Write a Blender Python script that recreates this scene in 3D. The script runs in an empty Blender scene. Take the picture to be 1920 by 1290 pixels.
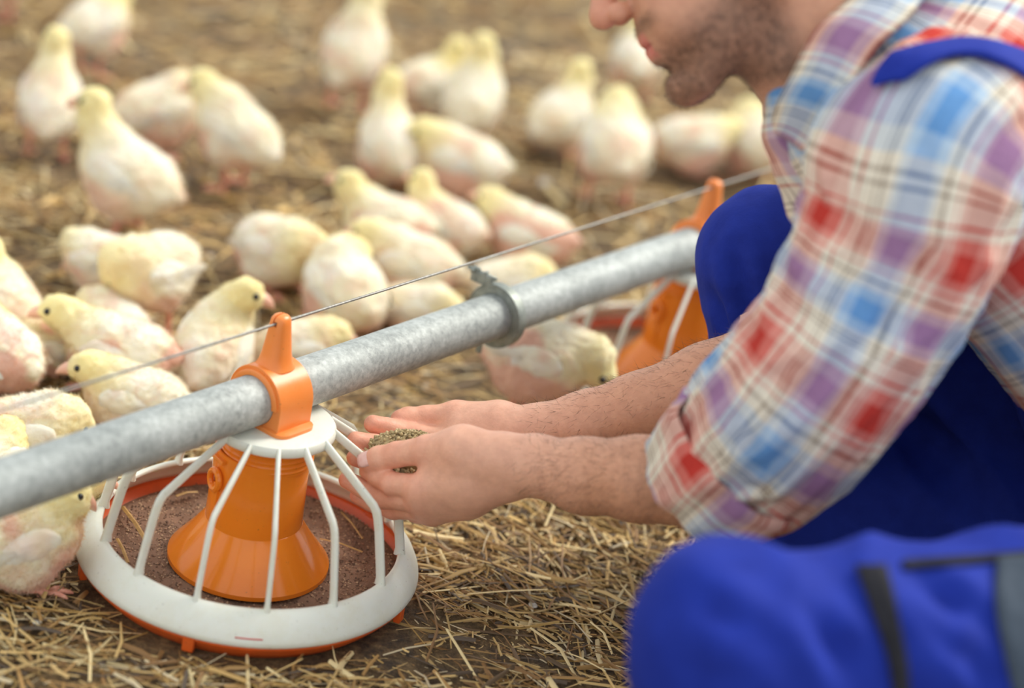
import bpy, bmesh, math, random
import numpy as np
from mathutils import Vector, Matrix, noise as mnoise
from mathutils.bvhtree import BVHTree

sc = bpy.context.scene
C = sc.collection
rng = np.random.default_rng(7)
random.seed(7)

# ------------------------------------------------------------------ camera
FPX, PITCH, ROLL, CAMH = 4000.0, math.radians(23.6), math.radians(10.6), 1.08
CP = np.array([0, 0, CAMH])
_f = np.array([0, math.cos(PITCH), -math.sin(PITCH)])
_u0 = np.array([0, math.sin(PITCH), math.cos(PITCH)])
_x0 = np.array([1.0, 0, 0])
CR = math.cos(ROLL) * _x0 + math.sin(ROLL) * _u0
CU = -math.sin(ROLL) * _x0 + math.cos(ROLL) * _u0
CF = _f
cam_d = bpy.data.cameras.new('camera')
cam = bpy.data.objects.new('camera', cam_d)
C.objects.link(cam)
cam.matrix_world = Matrix((
    (CR[0], CU[0], -CF[0], CP[0]), (CR[1], CU[1], -CF[1], CP[1]),
    (CR[2], CU[2], -CF[2], CP[2]), (0, 0, 0, 1)))
cam_d.sensor_width = 36
cam_d.lens = FPX / 1920 * 36
cam_d.clip_start = 0.05
cam_d.dof.use_dof = True
cam_d.dof.focus_distance = 2.07
cam_d.dof.aperture_fstop = 1.85
sc.camera = cam

# ------------------------------------------------------------------ light
w = bpy.data.worlds.new('world')
sc.world = w
w.use_nodes = True
bg = w.node_tree.nodes['Background']
bg.inputs[0].default_value = (0.93, 0.97, 1.0, 1)
bg.inputs[1].default_value = 0.82
sun_d = bpy.data.lights.new('sun', 'SUN')
sun_d.energy = 2.5
sun_d.angle = math.radians(24)
sun_d.color = (1.0, 0.96, 0.88)
sun = bpy.data.objects.new('sun', sun_d)
C.objects.link(sun)
sun.rotation_euler = Vector((-0.62, -0.48, -0.72)).to_track_quat('-Z', 'Y').to_euler()
sc.view_settings.view_transform = 'Standard'
sc.view_settings.look = 'None'
sc.view_settings.exposure = 0.45
sc.view_settings.gamma = 1.0
sc.view_settings.use_curve_mapping = False


def at(u, v, d):
    """world point seen at photo position (u, v) at camera depth d (metres)"""
    return CP + d * (CF + (u - 960) / FPX * CR - (v - 645) / FPX * CU)


def gnd(u, v, z=0.0):
    q = at(u, v, 1.0) - CP
    return CP + (z - CAMH) / q[2] * q


def proj(P):
    d = np.asarray(P, float) - CP
    z = d @ CF
    return 960 + FPX * (d @ CR) / z, 645 - FPX * (d @ CU) / z, z


# ------------------------------------------------------------------ helpers
def lin(c):
    return tuple(((x / 255) / 12.92 if x / 255 <= .04045 else ((x / 255 + .055) / 1.055) ** 2.4) for x in c) + (1,)


def make_obj(name, verts, faces, mat=None, parent=None, smooth=True, attrs=None):
    me = bpy.data.meshes.new(name)
    if isinstance(faces, np.ndarray):
        nv, nf, k = len(verts), len(faces), faces.shape[1]
        me.vertices.add(nv)
        me.vertices.foreach_set('co', np.asarray(verts, np.float32).ravel())
        me.loops.add(nf * k)
        me.loops.foreach_set('vertex_index', faces.astype(np.int32).ravel())
        me.polygons.add(nf)
        me.polygons.foreach_set('loop_start', np.arange(0, nf * k, k, dtype=np.int32))
        me.update(calc_edges=True)
        me.validate()
    else:
        me.from_pydata([tuple(map(float, v)) for v in verts], [], [tuple(int(i) for i in f) for f in faces])
        me.update()
    if smooth:
        me.polygons.foreach_set('use_smooth', np.ones(len(me.polygons), dtype=bool))
    if mat:
        me.materials.append(mat)
    for an, a in (attrs or {}).items():
        a = np.asarray(a, np.float32)
        if a.ndim == 1:
            t = me.attributes.new(an, 'FLOAT', 'POINT')
            t.data.foreach_set('value', a)
        elif a.shape[1] == 3:
            t = me.attributes.new(an, 'FLOAT_VECTOR', 'POINT')
            t.data.foreach_set('vector', a.ravel())
        else:
            t = me.attributes.new(an, 'FLOAT_COLOR', 'POINT')
            t.data.foreach_set('color', a.ravel())
    o = bpy.data.objects.new(name, me)
    C.objects.link(o)
    if parent:
        o.parent = parent
    return o


def bm_obj(name, bm, mat, parent=None, smooth=True):
    bmesh.ops.recalc_face_normals(bm, faces=bm.faces)
    me = bpy.data.meshes.new(name)
    bm.to_mesh(me)
    bm.free()
    me.materials.append(mat)
    if smooth:
        me.polygons.foreach_set('use_smooth', np.ones(len(me.polygons), dtype=bool))
        try:
            me.set_sharp_from_angle(angle=math.radians(38))
        except Exception:
            pass
    o = bpy.data.objects.new(name, me)
    C.objects.link(o)
    if parent:
        o.parent = parent
    return o


def sharp(o, deg=38):
    o.data.set_sharp_from_angle(angle=math.radians(deg))
    return o


def empty(name, loc=(0, 0, 0), rz=0):
    o = bpy.data.objects.new(name, None)
    o.empty_display_size = .02
    C.objects.link(o)
    o.location = loc
    o.rotation_euler = (0, 0, rz)
    return o


def tag(o, label=None, cat=None, group=None, kind=None):
    if label:
        o['label'] = label
    if cat:
        o['category'] = cat
    if group:
        o['group'] = group
    if kind:
        o['kind'] = kind
    return o


def lathe(profile, seg=96, closed=True):
    n = len(profile)
    V, Fc = [], []
    for i in range(seg):
        a = 2 * math.pi * i / seg
        for r, z in profile:
            V.append((r * math.cos(a), r * math.sin(a), z))
    m = n if closed else n - 1
    for i in range(seg):
        j = (i + 1) % seg
        for k in range(m):
            l = (k + 1) % n
            Fc.append((i * n + k, j * n + k, j * n + l, i * n + l))
    return V, Fc


def sweep(path, section, closed_section=True, up=None, caps=True, scales=None):
    """sweep a 2d section (list of (a, b)) along a 3d path"""
    path = [Vector(p) for p in path]
    n, m = len(path), len(section)
    V, Fc = [], []
    prev = None
    for i, p in enumerate(path):
        t = (path[min(i + 1, n - 1)] - path[max(i - 1, 0)]).normalized()
        if up is not None:
            side = t.cross(Vector(up)).normalized()
        else:
            if prev is None:
                h = Vector((0, 0, 1)) if abs(t.z) < .9 else Vector((1, 0, 0))
                side = t.cross(h).normalized()
            else:
                side = (prev - t * prev.dot(t)).normalized()
            prev = side
        nn = side.cross(t).normalized()
        s = scales[i] if scales else 1
        for a, b in section:
            V.append(p + side * a * s + nn * b * s)
    for i in range(n - 1):
        for k in range(m if closed_section else m - 1):
            l = (k + 1) % m
            Fc.append((i * m + k, i * m + l, (i + 1) * m + l, (i + 1) * m + k))
    if caps and closed_section:
        Fc.append(tuple(range(m))[::-1])
        Fc.append(tuple((n - 1) * m + k for k in range(m)))
    return V, Fc


def circle(r, n=12, ry=None):
    return [(r * math.cos(2 * math.pi * i / n), (ry or r) * math.sin(2 * math.pi * i / n)) for i in range(n)]


def rrect(w_, h_, r, n=3):
    pts = []
    for cx, cy, a0 in ((w_ / 2 - r, h_ / 2 - r, 0), (-w_ / 2 + r, h_ / 2 - r, 90), (-w_ / 2 + r, -h_ / 2 + r, 180), (w_ / 2 - r, -h_ / 2 + r, 270)):
        for i in range(n + 1):
            a = math.radians(a0 + 90 * i / n)
            pts.append((cx + r * math.cos(a), cy + r * math.sin(a)))
    return pts


# ------------------------------------------------------------------ materials
class NT:
    def __init__(self, name):
        self.m = bpy.data.materials.new(name)
        self.m.use_nodes = True
        self.t = self.m.node_tree
        self.b = self.t.nodes['Principled BSDF']

    def n(self, typ, **kw):
        nd = self.t.nodes.new(typ)
        for k, v in kw.items():
            if k.startswith('i_'):
                key = k[2:]
                key = int(key) if key.isdigit() else key.replace('_', ' ')
                nd.inputs[key].default_value = v
            else:
                setattr(nd, k, v)
        return nd

    def l(self, a, ao, b, bi):
        self.t.links.new(a.outputs[ao], b.inputs[bi])

    def ramp(self, stops, interp='LINEAR'):
        r = self.t.nodes.new('ShaderNodeValToRGB')
        r.color_ramp.interpolation = interp
        e = r.color_ramp.elements
        while len(e) > 1:
            e.remove(e[-1])
        e[0].position, e[0].color = stops[0]
        for p, c in stops[1:]:
            x = e.new(p)
            x.color = c
        return r

    def noise(self, scale, detail=4, rough=.6, coord=None):
        nz = self.n('ShaderNodeTexNoise', i_Scale=scale, i_Detail=detail, i_Roughness=rough)
        if coord is None:
            tc = self.n('ShaderNodeTexCoord')
            self.l(tc, 'Object', nz, 'Vector')
        else:
            self.t.links.new(coord, nz.inputs['Vector'])
        return nz

    def bump(self, src, out, strength, dist):
        b = self.n('ShaderNodeBump', i_Strength=strength, i_Distance=dist)
        self.l(src, out, b, 'Height')
        self.l(b, 'Normal', self.b, 'Normal')
        return b

    def set(self, **kw):
        for k, v in kw.items():
            self.b.inputs[k.replace('_', ' ')].default_value = v


def plastic(name, col, rough=.35, dirt=None, dirt_amt=.3, sss=0.0):
    t = NT(name)
    t.set(Roughness=rough, Base_Color=lin(col))
    if sss:
        t.b.inputs['Subsurface Weight'].default_value = sss
        t.b.inputs['Subsurface Radius'].default_value = (.006, .003, .0015)
        t.b.inputs['Subsurface Scale'].default_value = 1
    nz = t.noise(28, 6, .7)
    r = t.ramp([(.45, (0, 0, 0, 1)), (.75, (1, 1, 1, 1))])
    t.l(nz, 'Fac', r, 'Fac')
    mx = t.n('ShaderNodeMix', data_type='RGBA', i_6=lin(col), i_7=lin(dirt or [c * .8 for c in col]))
    mul = t.n('ShaderNodeMath', operation='MULTIPLY', i_1=dirt_amt)
    t.l(r, 'Color', mul, 0)
    t.l(mul, 0, mx, 0)
    # small dark specks
    nz2 = t.noise(330, 2, .5)
    r2 = t.ramp([(.70, (0, 0, 0, 1)), (.76, (1, 1, 1, 1))])
    t.l(nz2, 'Fac', r2, 'Fac')
    mul2 = t.n('ShaderNodeMath', operation='MULTIPLY', i_1=dirt_amt * 1.1)
    t.l(r2, 'Color', mul2, 0)
    mx2 = t.n('ShaderNodeMix', data_type='RGBA', i_7=lin((96, 74, 52)))
    t.l(mx, 2, mx2, 6)
    t.l(mul2, 0, mx2, 0)
    t.l(mx2, 2, t.b, 'Base Color')
    t.bump(nz, 'Fac', .12, .002)
    return t.m


def attr_mat(name, rough=.8, sss=0, attr='Col', bump=None, sheen=0, trans=0):
    t = NT(name)
    a = t.n('ShaderNodeAttribute', attribute_name=attr)
    t.l(a, 'Color', t.b, 'Base Color')
    t.set(Roughness=rough)
    if sss:
        t.b.inputs['Subsurface Weight'].default_value = sss
        t.b.inputs['Subsurface Radius'].default_value = (.012, .008, .005)
        t.b.inputs['Subsurface Scale'].default_value = 1
    if sheen:
        t.b.inputs['Sheen Weight'].default_value = sheen
    if bump:
        nz = t.noise(bump[0], 5, .7)
        t.bump(nz, 'Fac', bump[1], bump[2])
    return t.m


M = {}
M['orange'] = plastic('orange_plastic', (246, 138, 38), .14, (232, 114, 28), .3, .12)
M['orange_pan'] = plastic('orange_pan_plastic', (230, 98, 34), .35, (176, 88, 44), .45)
M['orange_clamp'] = plastic('orange_clamp_plastic', (240, 138, 62), .34, (238, 160, 100), .4, .1)
M['white_pl'] = plastic('white_plastic', (232, 234, 222), .36, (214, 208, 176), .45, .1)


def m_galv():
    t = NT('galvanised_steel')
    tc = t.n('ShaderNodeTexCoord')
    v = t.n('ShaderNodeTexVoronoi', i_Scale=330)
    t.l(tc, 'Object', v, 'Vector')
    nz = t.noise(120, 6, .7)
    n2 = t.noise(14, 3, .5)
    r = t.ramp([(.36, lin((138, 143, 140))), (.5, lin((168, 173, 169))), (.66, lin((196, 201, 197)))])
    mx = t.n('ShaderNodeMix', data_type='FLOAT', i_0=.16)
    t.l(nz, 'Fac', mx, 2)
    t.l(v, 'Color', mx, 3)
    m2 = t.n('ShaderNodeMix', data_type='FLOAT', i_0=.35)
    t.l(mx, 0, m2, 2)
    t.l(n2, 'Fac', m2, 3)
    t.l(m2, 0, r, 'Fac')
    t.l(r, 'Color', t.b, 'Base Color')
    t.set(Metallic=.2, Roughness=.62)
    t.bump(nz, 'Fac', .05, .001)
    return t.m


M['galv'] = m_galv()
t = NT('coupling_steel')
nz = t.noise(80, 4)
r = t.ramp([(.3, lin((120, 126, 118))), (.7, lin((160, 166, 158)))])
t.l(nz, 'Fac', r, 'Fac'); t.l(r, 'Color', t.b, 'Base Color'); t.set(Metallic=.5, Roughness=.5)
M['steel'] = t.m
t = NT('wire_steel')
wv = t.n('ShaderNodeTexWave', i_Scale=400)
tc = t.n('ShaderNodeTexCoord'); t.l(tc, 'UV', wv, 'Vector')
nz = t.noise(300, 2)
r = t.ramp([(.3, lin((128, 126, 120))), (.7, lin((168, 166, 158)))])
t.l(nz, 'Fac', r, 'Fac'); t.l(r, 'Color', t.b, 'Base Color'); t.set(Metallic=.4, Roughness=.5)
M['wire'] = t.m
t = NT('red_mark'); t.set(Base_Color=lin((205, 70, 52)), Roughness=.6)
M['red'] = t.m


def m_ground():
    t = NT('litter_ground')
    n1 = t.noise(5, 6, .62)
    n2 = t.noise(48, 6, .75)
    n3 = t.noise(190, 4, .7)
    r1 = t.ramp([(.3, lin((78, 68, 58))), (.5, lin((116, 96, 68))), (.68, lin((150, 122, 82)))])
    t.l(n1, 'Fac', r1, 'Fac')
    r2 = t.ramp([(.36, lin((50, 44, 40))), (.5, lin((124, 100, 66))), (.66, lin((186, 156, 106)))])
    t.l(n2, 'Fac', r2, 'Fac')
    mx = t.n('ShaderNodeMix', data_type='RGBA', i_0=.5)
    t.l(r1, 'Color', mx, 6); t.l(r2, 'Color', mx, 7)
    r3 = t.ramp([(.35, (.5, .5, .5, 1)), (.65, (1.25, 1.2, 1.15, 1))])
    t.l(n3, 'Fac', r3, 'Fac')
    mm = t.n('ShaderNodeMix', data_type='RGBA', blend_type='MULTIPLY', i_0=.8)
    t.l(mx, 2, mm, 6); t.l(r3, 'Color', mm, 7)
    t.l(mm, 2, t.b, 'Base Color')
    t.set(Roughness=.85)
    ad = t.n('ShaderNodeMath', operation='ADD')
    t.l(n2, 'Fac', ad, 0); t.l(n3, 'Fac', ad, 1)
    t.bump(ad, 0, .7, .008)
    return t.m


M['ground'] = m_ground()
M['straw'] = attr_mat('straw_fibre', .55)
M['mash'] = None


# ------------------------------------------------------------------ surface nets / distance fields
class Field:
    def __init__(self, lo, hi, h):
        self.lo = np.array(lo, float)
        self.h = h
        self.n = np.ceil((np.array(hi) - self.lo) / h).astype(int) + 1
        self.f = np.full(self.n, .2, np.float32)

    def _sub(self, lo, hi):
        a = np.clip(np.floor((np.array(lo) - self.lo) / self.h).astype(int), 0, self.n)
        b = np.clip(np.ceil((np.array(hi) - self.lo) / self.h).astype(int) + 1, 0, self.n)
        if np.any(b <= a):
            return None
        sl = tuple(slice(int(x), int(y)) for x, y in zip(a, b))
        ax = [(self.lo[i] + self.h * np.arange(a[i], b[i])).astype(np.float32) for i in range(3)]
        return sl, ax

    def _apply(self, sl, d, k, sub):
        a = self.f[sl]
        if sub:
            d = -d
            hh = np.maximum(k - np.abs(a - d), 0) / max(k, 1e-6)
            self.f[sl] = np.maximum(a, d) + hh * hh * k * .25
        else:
            hh = np.maximum(k - np.abs(a - d), 0) / max(k, 1e-6)
            self.f[sl] = np.minimum(a, d) - hh * hh * k * .25

    def cone(self, a, b, r1, r2, k=.01, sub=False, flat=None):
        """tapered capsule; flat=(axis vector, factor) squeezes the section along that axis"""
        a, b = np.array(a, float), np.array(b, float)
        R = max(r1, r2) + k + 3 * self.h + (.25 * max(r1, r2) if flat else 0)
        s = self._sub(np.minimum(a, b) - R, np.maximum(a, b) + R)
        if s is None:
            return
        sl, (X, Y, Z) = s
        ba = b - a
        L2 = max(float(ba @ ba), 1e-12)
        x = X[:, None, None] - a[0]
        y = Y[None, :, None] - a[1]
        z = Z[None, None, :] - a[2]
        tt = np.clip((x * ba[0] + y * ba[1] + z * ba[2]) / L2, 0, 1)
        dx, dy, dz = x - tt * ba[0], y - tt * ba[1], z - tt * ba[2]
        q = dx * dx + dy * dy + dz * dz
        if flat:
            fa = np.array(flat[0], float); fa /= np.linalg.norm(fa)
            c = dx * fa[0] + dy * fa[1] + dz * fa[2]
            q = q + c * c * (1 / flat[1] ** 2 - 1)
        d = np.sqrt(q) - (r1 + (r2 - r1) * tt)
        self._apply(sl, d.astype(np.float32), k, sub)

    def chain(self, pts, rad, k=.01, **kw):
        for i in range(len(pts) - 1):
            self.cone(pts[i], pts[i + 1], rad[i], rad[i + 1], k, **kw)

    def ell(self, c, rad, rot=None, k=.01, sub=False):
        c = np.array(c, float)
        rad = np.array(rad, float)
        R = rad.max() + k + 3 * self.h
        s = self._sub(c - R, c + R)
        if s is None:
            return
        sl, (X, Y, Z) = s
        x = X[:, None, None] - c[0]
        y = Y[None, :, None] - c[1]
        z = Z[None, None, :] - c[2]
        if rot is None:
            rot = np.eye(3)
        rot = np.array(rot, float)      # columns = local axes
        p = [x * rot[0, i] + y * rot[1, i] + z * rot[2, i] for i in range(3)]
        k0 = np.sqrt(sum((p[i] / rad[i]) ** 2 for i in range(3)))
        k1 = np.sqrt(sum((p[i] / rad[i] ** 2) ** 2 for i in range(3))) + 1e-9
        d = k0 * (k0 - 1) / k1
        self._apply(sl, d.astype(np.float32), k, sub)

    def mesh(self, smooth=0):
        f = self.f
        ins = f < 0
        nx, ny, nz_ = f.shape
        cnt = np.zeros((nx - 1, ny - 1, nz_ - 1), np.int8)
        for dx in (0, 1):
            for dy in (0, 1):
                for dz in (0, 1):
                    cnt += ins[dx:nx - 1 + dx, dy:ny - 1 + dy, dz:nz_ - 1 + dz]
        I, J, K = np.nonzero((cnt > 0) & (cnt < 8))
        idx = np.full(cnt.shape, -1, np.int32)
        idx[I, J, K] = np.arange(len(I))
        acc = np.zeros((len(I), 3))
        num = np.zeros(len(I))
        cs = [(a, b, c) for a in (0, 1) for b in (0, 1) for c in (0, 1)]
        fv = {c: f[I + c[0], J + c[1], K + c[2]].astype(float) for c in cs}
        for c in cs:
            for ax in range(3):
                if c[ax] == 0:
                    e = list(c); e[ax] = 1; e = tuple(e)
                    A, B = fv[c], fv[e]
                    m = (A < 0) != (B < 0)
                    tt = np.where(m, A / np.where(m, A - B, 1), 0)
                    P = np.tile(np.array(c, float), (len(I), 1))
                    P[:, ax] += tt
                    acc += P * m[:, None]
                    num += m
        V = (acc / num[:, None] + np.stack([I, J, K], 1)) * self.h + self.lo
        Fs = []
        for ax in range(3):
            s0 = [slice(None)] * 3; s1 = [slice(None)] * 3
            s0[ax] = slice(0, -1); s1[ax] = slice(1, None)
            A, B = ins[tuple(s0)], ins[tuple(s1)]
            P = np.stack(np.nonzero(A != B), 1)
            o1, o2 = (ax + 1) % 3, (ax + 2) % 3
            ok = (P[:, o1] > 0) & (P[:, o2] > 0) & (P[:, o1] < f.shape[o1] - 1) & (P[:, o2] < f.shape[o2] - 1)
            P = P[ok]
            a_in = A[P[:, 0], P[:, 1], P[:, 2]]

            def cell(d1, d2):
                Q = P.copy(); Q[:, o1] -= d1; Q[:, o2] -= d2
                return idx[Q[:, 0], Q[:, 1], Q[:, 2]]
            q = np.stack([cell(1, 1), cell(0, 1), cell(0, 0), cell(1, 0)], 1)
            q[~a_in] = q[~a_in][:, ::-1]
            Fs.append(q)
        Q = np.concatenate(Fs)
        Q = Q[(Q >= 0).all(1)]
        for _ in range(smooth):
            E = np.concatenate([Q[:, [0, 1]], Q[:, [1, 2]], Q[:, [2, 3]], Q[:, [3, 0]]])
            S = np.zeros_like(V); n = np.zeros(len(V))
            for i in range(3):
                S[:, i] = np.bincount(E[:, 0], V[E[:, 1], i], len(V)) + np.bincount(E[:, 1], V[E[:, 0], i], len(V))
            n = np.bincount(E[:, 0], minlength=len(V)) + np.bincount(E[:, 1], minlength=len(V))
            V = .5 * V + .5 * S / np.maximum(n, 1)[:, None]
        return V, Q


def vnormals(V, Q):
    n = np.cross(V[Q[:, 2]] - V[Q[:, 0]], V[Q[:, 3]] - V[Q[:, 1]])
    N = np.zeros_like(V)
    for k in range(4):
        for i in range(3):
            N[:, i] += np.bincount(Q[:, k], n[:, i], len(V))
    return N / (np.linalg.norm(N, axis=1)[:, None] + 1e-12)


def vnoise(P, s, seed=0):
    """cheap smooth value noise, -1..1, vectorised"""
    p = np.asarray(P, float) * s + seed * 17.31
    i = np.floor(p).astype(np.int64)
    f = p - i
    f = f * f * (3 - 2 * f)
    out = 0
    for dx in (0, 1):
        for dy in (0, 1):
            for dz in (0, 1):
                h = ((i[:, 0] + dx) * 374761393 + (i[:, 1] + dy) * 668265263 + (i[:, 2] + dz) * 2147483647) & 0x7fffffff
                h = ((h ^ (h >> 13)) * 1274126177) & 0x7fffffff
                h = (h ^ (h >> 16)) & 0xffff
                wgt = (f[:, 0] if dx else 1 - f[:, 0]) * (f[:, 1] if dy else 1 - f[:, 1]) * (f[:, 2] if dz else 1 - f[:, 2])
                out = out + wgt * (h / 32767.5 - 1)
    return out


# ------------------------------------------------------------------ ground
FEED1 = np.array([-0.2144, 1.8052, 0.0])
PAZ = 0.9803
PDIR = np.array([math.cos(PAZ), math.sin(PAZ), 0.0])
FEED2 = FEED1 + .75 * PDIR


def ground_z(x, y):
    P = np.stack([x, y, np.zeros_like(x)], 1)
    z = .008 * vnoise(P, 5, 1) + .005 * vnoise(P, 14, 2) + .003 * vnoise(P, 40, 3) - .006
    for g in (FEED1, FEED2):
        d = np.hypot(x - g[0], y - g[1])
        wgt = np.clip((d - .17) / .08, 0, 1)
        z = z * wgt + (-.004) * (1 - wgt)
    return z


def build_ground():
    xs = np.linspace(-3.2, 3.6, 420)
    ys = np.concatenate([np.linspace(.2, 1.2, 40)[:-1], np.linspace(1.2, 3.2, 260)[:-1], np.linspace(3.2, 9, 200)])
    X, Y = np.meshgrid(xs, ys, indexing='ij')
    V = np.stack([X.ravel(), Y.ravel(), ground_z(X.ravel(), Y.ravel())], 1)
    nx, ny = len(xs), len(ys)
    i = np.arange(nx - 1)[:, None] * ny + np.arange(ny - 1)[None, :]
    i = i.ravel()
    Q = np.stack([i, i + ny, i + ny + 1, i + 1], 1)
    o = make_obj('floor', V, Q, M['ground'])
    tag(o, 'brown earth floor of the poultry barn under the straw litter', 'floor', kind='structure')
    return o


build_ground()


def build_straw(n, xr, yr, lr, wr, seed, name, label, dens=None):
    r = np.random.default_rng(seed)
    x = r.uniform(*xr, n); y = r.uniform(*yr, n)
    P = np.stack([x, y, np.zeros(n)], 1)
    cl = vnoise(P, 6, 5) * .6 + vnoise(P, 17, 6) * .4
    keep = r.random(n) < np.clip(.64 + 1.0 * cl, .14, 1)
    for g in (FEED1, FEED2):
        keep &= np.hypot(x - g[0], y - g[1]) > .172
    x, y = x[keep], y[keep]
    n = len(x)
    L = r.uniform(lr[0], lr[1], n) * r.uniform(.4, 1, n)
    W = r.uniform(wr[0], wr[1], n) * np.where(r.random(n) < .25, 1.5, .85)
    P = np.stack([x, y, np.zeros(n)], 1)
    ang = vnoise(P, 3, 9) * 2.2 + r.normal(0, .8, n)
    tilt = r.normal(0, .13, n)
    bend = r.normal(0, .35, n)
    base = ground_z(x, y) + r.uniform(.001, .012, n) * r.random(n) ** .5 + np.abs(np.sin(tilt)) * L * .3
    d = np.stack([np.cos(ang) * np.cos(tilt), np.sin(ang) * np.cos(tilt), np.sin(tilt)], 1)
    sd = np.stack([-np.sin(ang), np.cos(ang), r.normal(0, .4, n)], 1)
    sd /= np.linalg.norm(sd, axis=1)[:, None]
    up = np.cross(d, sd)
    up *= np.sign(up[:, 2])[:, None]
    c0 = np.stack([x, y, base], 1)
    V = np.zeros((n, 9, 3))
    for k, tt in enumerate((-.5, 0, .5)):
        c = c0 + d * (L * tt)[:, None] + sd * (bend * L * (.25 - tt * tt))[:, None] * .5 + up * (r.normal(0, .04, n) * L)[:, None]
        ww = W * (1 if k == 1 else .8)
        V[:, k * 3 + 0] = c + sd * (ww / 2)[:, None]
        V[:, k * 3 + 1] = c + up * (ww * .4)[:, None]
        V[:, k * 3 + 2] = c - sd * (ww / 2)[:, None]
    q = np.array([[0, 1, 4, 3], [1, 2, 5, 4], [3, 4, 7, 6], [4, 5, 8, 7]])
    Q = (np.arange(n)[:, None, None] * 9 + q[None]).reshape(-1, 4)
    pal = np.array([lin(c)[:3] for c in ((214, 180, 116), (234, 210, 154), (176, 136, 78), (148, 110, 64), (118, 94, 66), (92, 76, 60), (214, 196, 158), (186, 150, 84))])
    wt = np.array([.2, .13, .2, .16, .09, .06, .06, .1])
    ci = r.choice(len(pal), n, p=wt / wt.sum())
    col = pal[ci] * r.uniform(.75, 1.12, n)[:, None]
    col = np.repeat(np.concatenate([col, np.ones((n, 1))], 1), 9, 0)
    o = make_obj(name, V.reshape(-1, 3), Q, M['straw'], smooth=False, attrs={'Col': col})
    tag(o, label, 'straw', kind='stuff')
    return o


build_straw(40000, (-.85, 1.05), (1.25, 2.75), (.015, .105), (.0012, .0046), 11, 'straw_litter', 'loose golden straw strewn on the floor around the feeders')
build_straw(42000, (-2.0, 2.6), (2.75, 6.0), (.03, .12), (.0022, .007), 12, 'straw_litter', 'loose golden straw on the floor behind the flock of chicks')
build_straw(9000, (-.50, .42), (1.33, 2.05), (.015, .085), (.0010, .0042), 21, 'straw_litter', 'crossed golden straw lying close around the near pan feeder')
build_straw(16000, (-1.6, -.85), (.7, 2.75), (.02, .1), (.0015, .005), 22, 'straw_litter', 'loose straw strewn on the floor beyond the left chicks')
build_straw(22000, (1.05, 2.2), (.7, 2.75), (.02, .1), (.0015, .005), 23, 'straw_litter', 'loose straw strewn on the floor behind the crouching man')
build_straw(9000, (-.85, 1.05), (.7, 1.25), (.02, .1), (.0015, .005), 24, 'straw_litter', 'loose straw strewn on the floor in front of the near feeder')
# fine chaff close by
build_straw(36000, (-.5, .65), (1.3, 2.2), (.004, .022), (.0007, .002), 13, 'straw_chaff', 'fine chopped straw chaff between the longer stalks near the feeder')


# pale droppings / wood chips seen as bright spots in the litter
def build_chips():
    r = np.random.default_rng(5)
    spots = [(1020, 345, 'large bright white lump on the litter behind the pipe, right of the lying chicks'),
             (115, 460, 'pale chip on the litter just left of the pecking chick'),
             (25, 450, 'pale chip on the litter above the chicks at the left edge'),
             (395, 480, 'pale chip between the one-footed chick and the preening chick'),
             (330, 278, 'pale chip below the hunched chick and the pink-footed chick'),
             (555, 262, 'pale chip alone between the pink-footed chick and the centre cluster'),
             (990, 150, 'pale chip alone beyond the bright white chick of the centre cluster'),
             (800, 722, 'pale chip on the straw just above the far thumb'),
             (1002, 1122, 'pale chip on the straw below the near wrist'),
             (70, 1160, 'pale chip on the straw under the chick in sharp focus'),
             (930, 1010, 'pale chip on the straw right of the near pan rim')]
    t = NT('pale_chip'); nz = t.noise(200, 3)
    rr = t.ramp([(.3, lin((190, 180, 160))), (.7, lin((240, 238, 230)))])
    t.l(nz, 'Fac', rr, 'Fac'); t.l(rr, 'Color', t.b, 'Base Color'); t.set(Roughness=.5)
    for i, (u, v, lab) in enumerate(spots):
        p = gnd(u, v, .004)
        bm = bmesh.new()
        bmesh.ops.create_icosphere(bm, subdivisions=2, radius=.0085 if i == 0 else r.uniform(.0028, .0045))
        for vv in bm.verts:
            k = 1 + .3 * mnoise.noise(vv.co * 160 + Vector((i * 7., 0, 0)))
            vv.co = Vector((vv.co.x * k * 1.2, vv.co.y * k, vv.co.z * k * (.9 if i == 0 else .6)))
        o = bm_obj('litter_chip', bm, t.m)
        o.location = (p[0], p[1], ground_z(np.array([p[0]]), np.array([p[1]]))[0] + .006)
        o.rotation_euler = (0, 0, r.uniform(0, 6))
        tag(o, lab, 'litter chip', 'pale chips scattered in the litter')


build_chips()

# ------------------------------------------------------------------ feeders, pipe, wire
ZP, RP = .1955, .0243          # pipe axis height and radius
ZD = .170                      # top of the white disc


def extrude_ring(inner, outer, x0, x1):
    n = len(inner)
    V = [(x0, *p) for p in outer] + [(x0, *p) for p in inner] + [(x1, *p) for p in outer] + [(x1, *p) for p in inner]
    Fc = []
    for i in range(n):
        j = (i + 1) % n
        Fc += [(i, j, n + j, n + i), (2 * n + i, 3 * n + i, 3 * n + j, 2 * n + j), (i, 2 * n + i, 2 * n + j, j), (n + i, n + j, 3 * n + j, 3 * n + i)]
    return V, Fc


def bevel(o, wdt, seg=2, ang=35):
    m = o.modifiers.new('bevel', 'BEVEL')
    m.width = wdt; m.segments = seg; m.limit_method = 'ANGLE'; m.angle_limit = math.radians(ang)
    m.harden_normals = False
    return o


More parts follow.
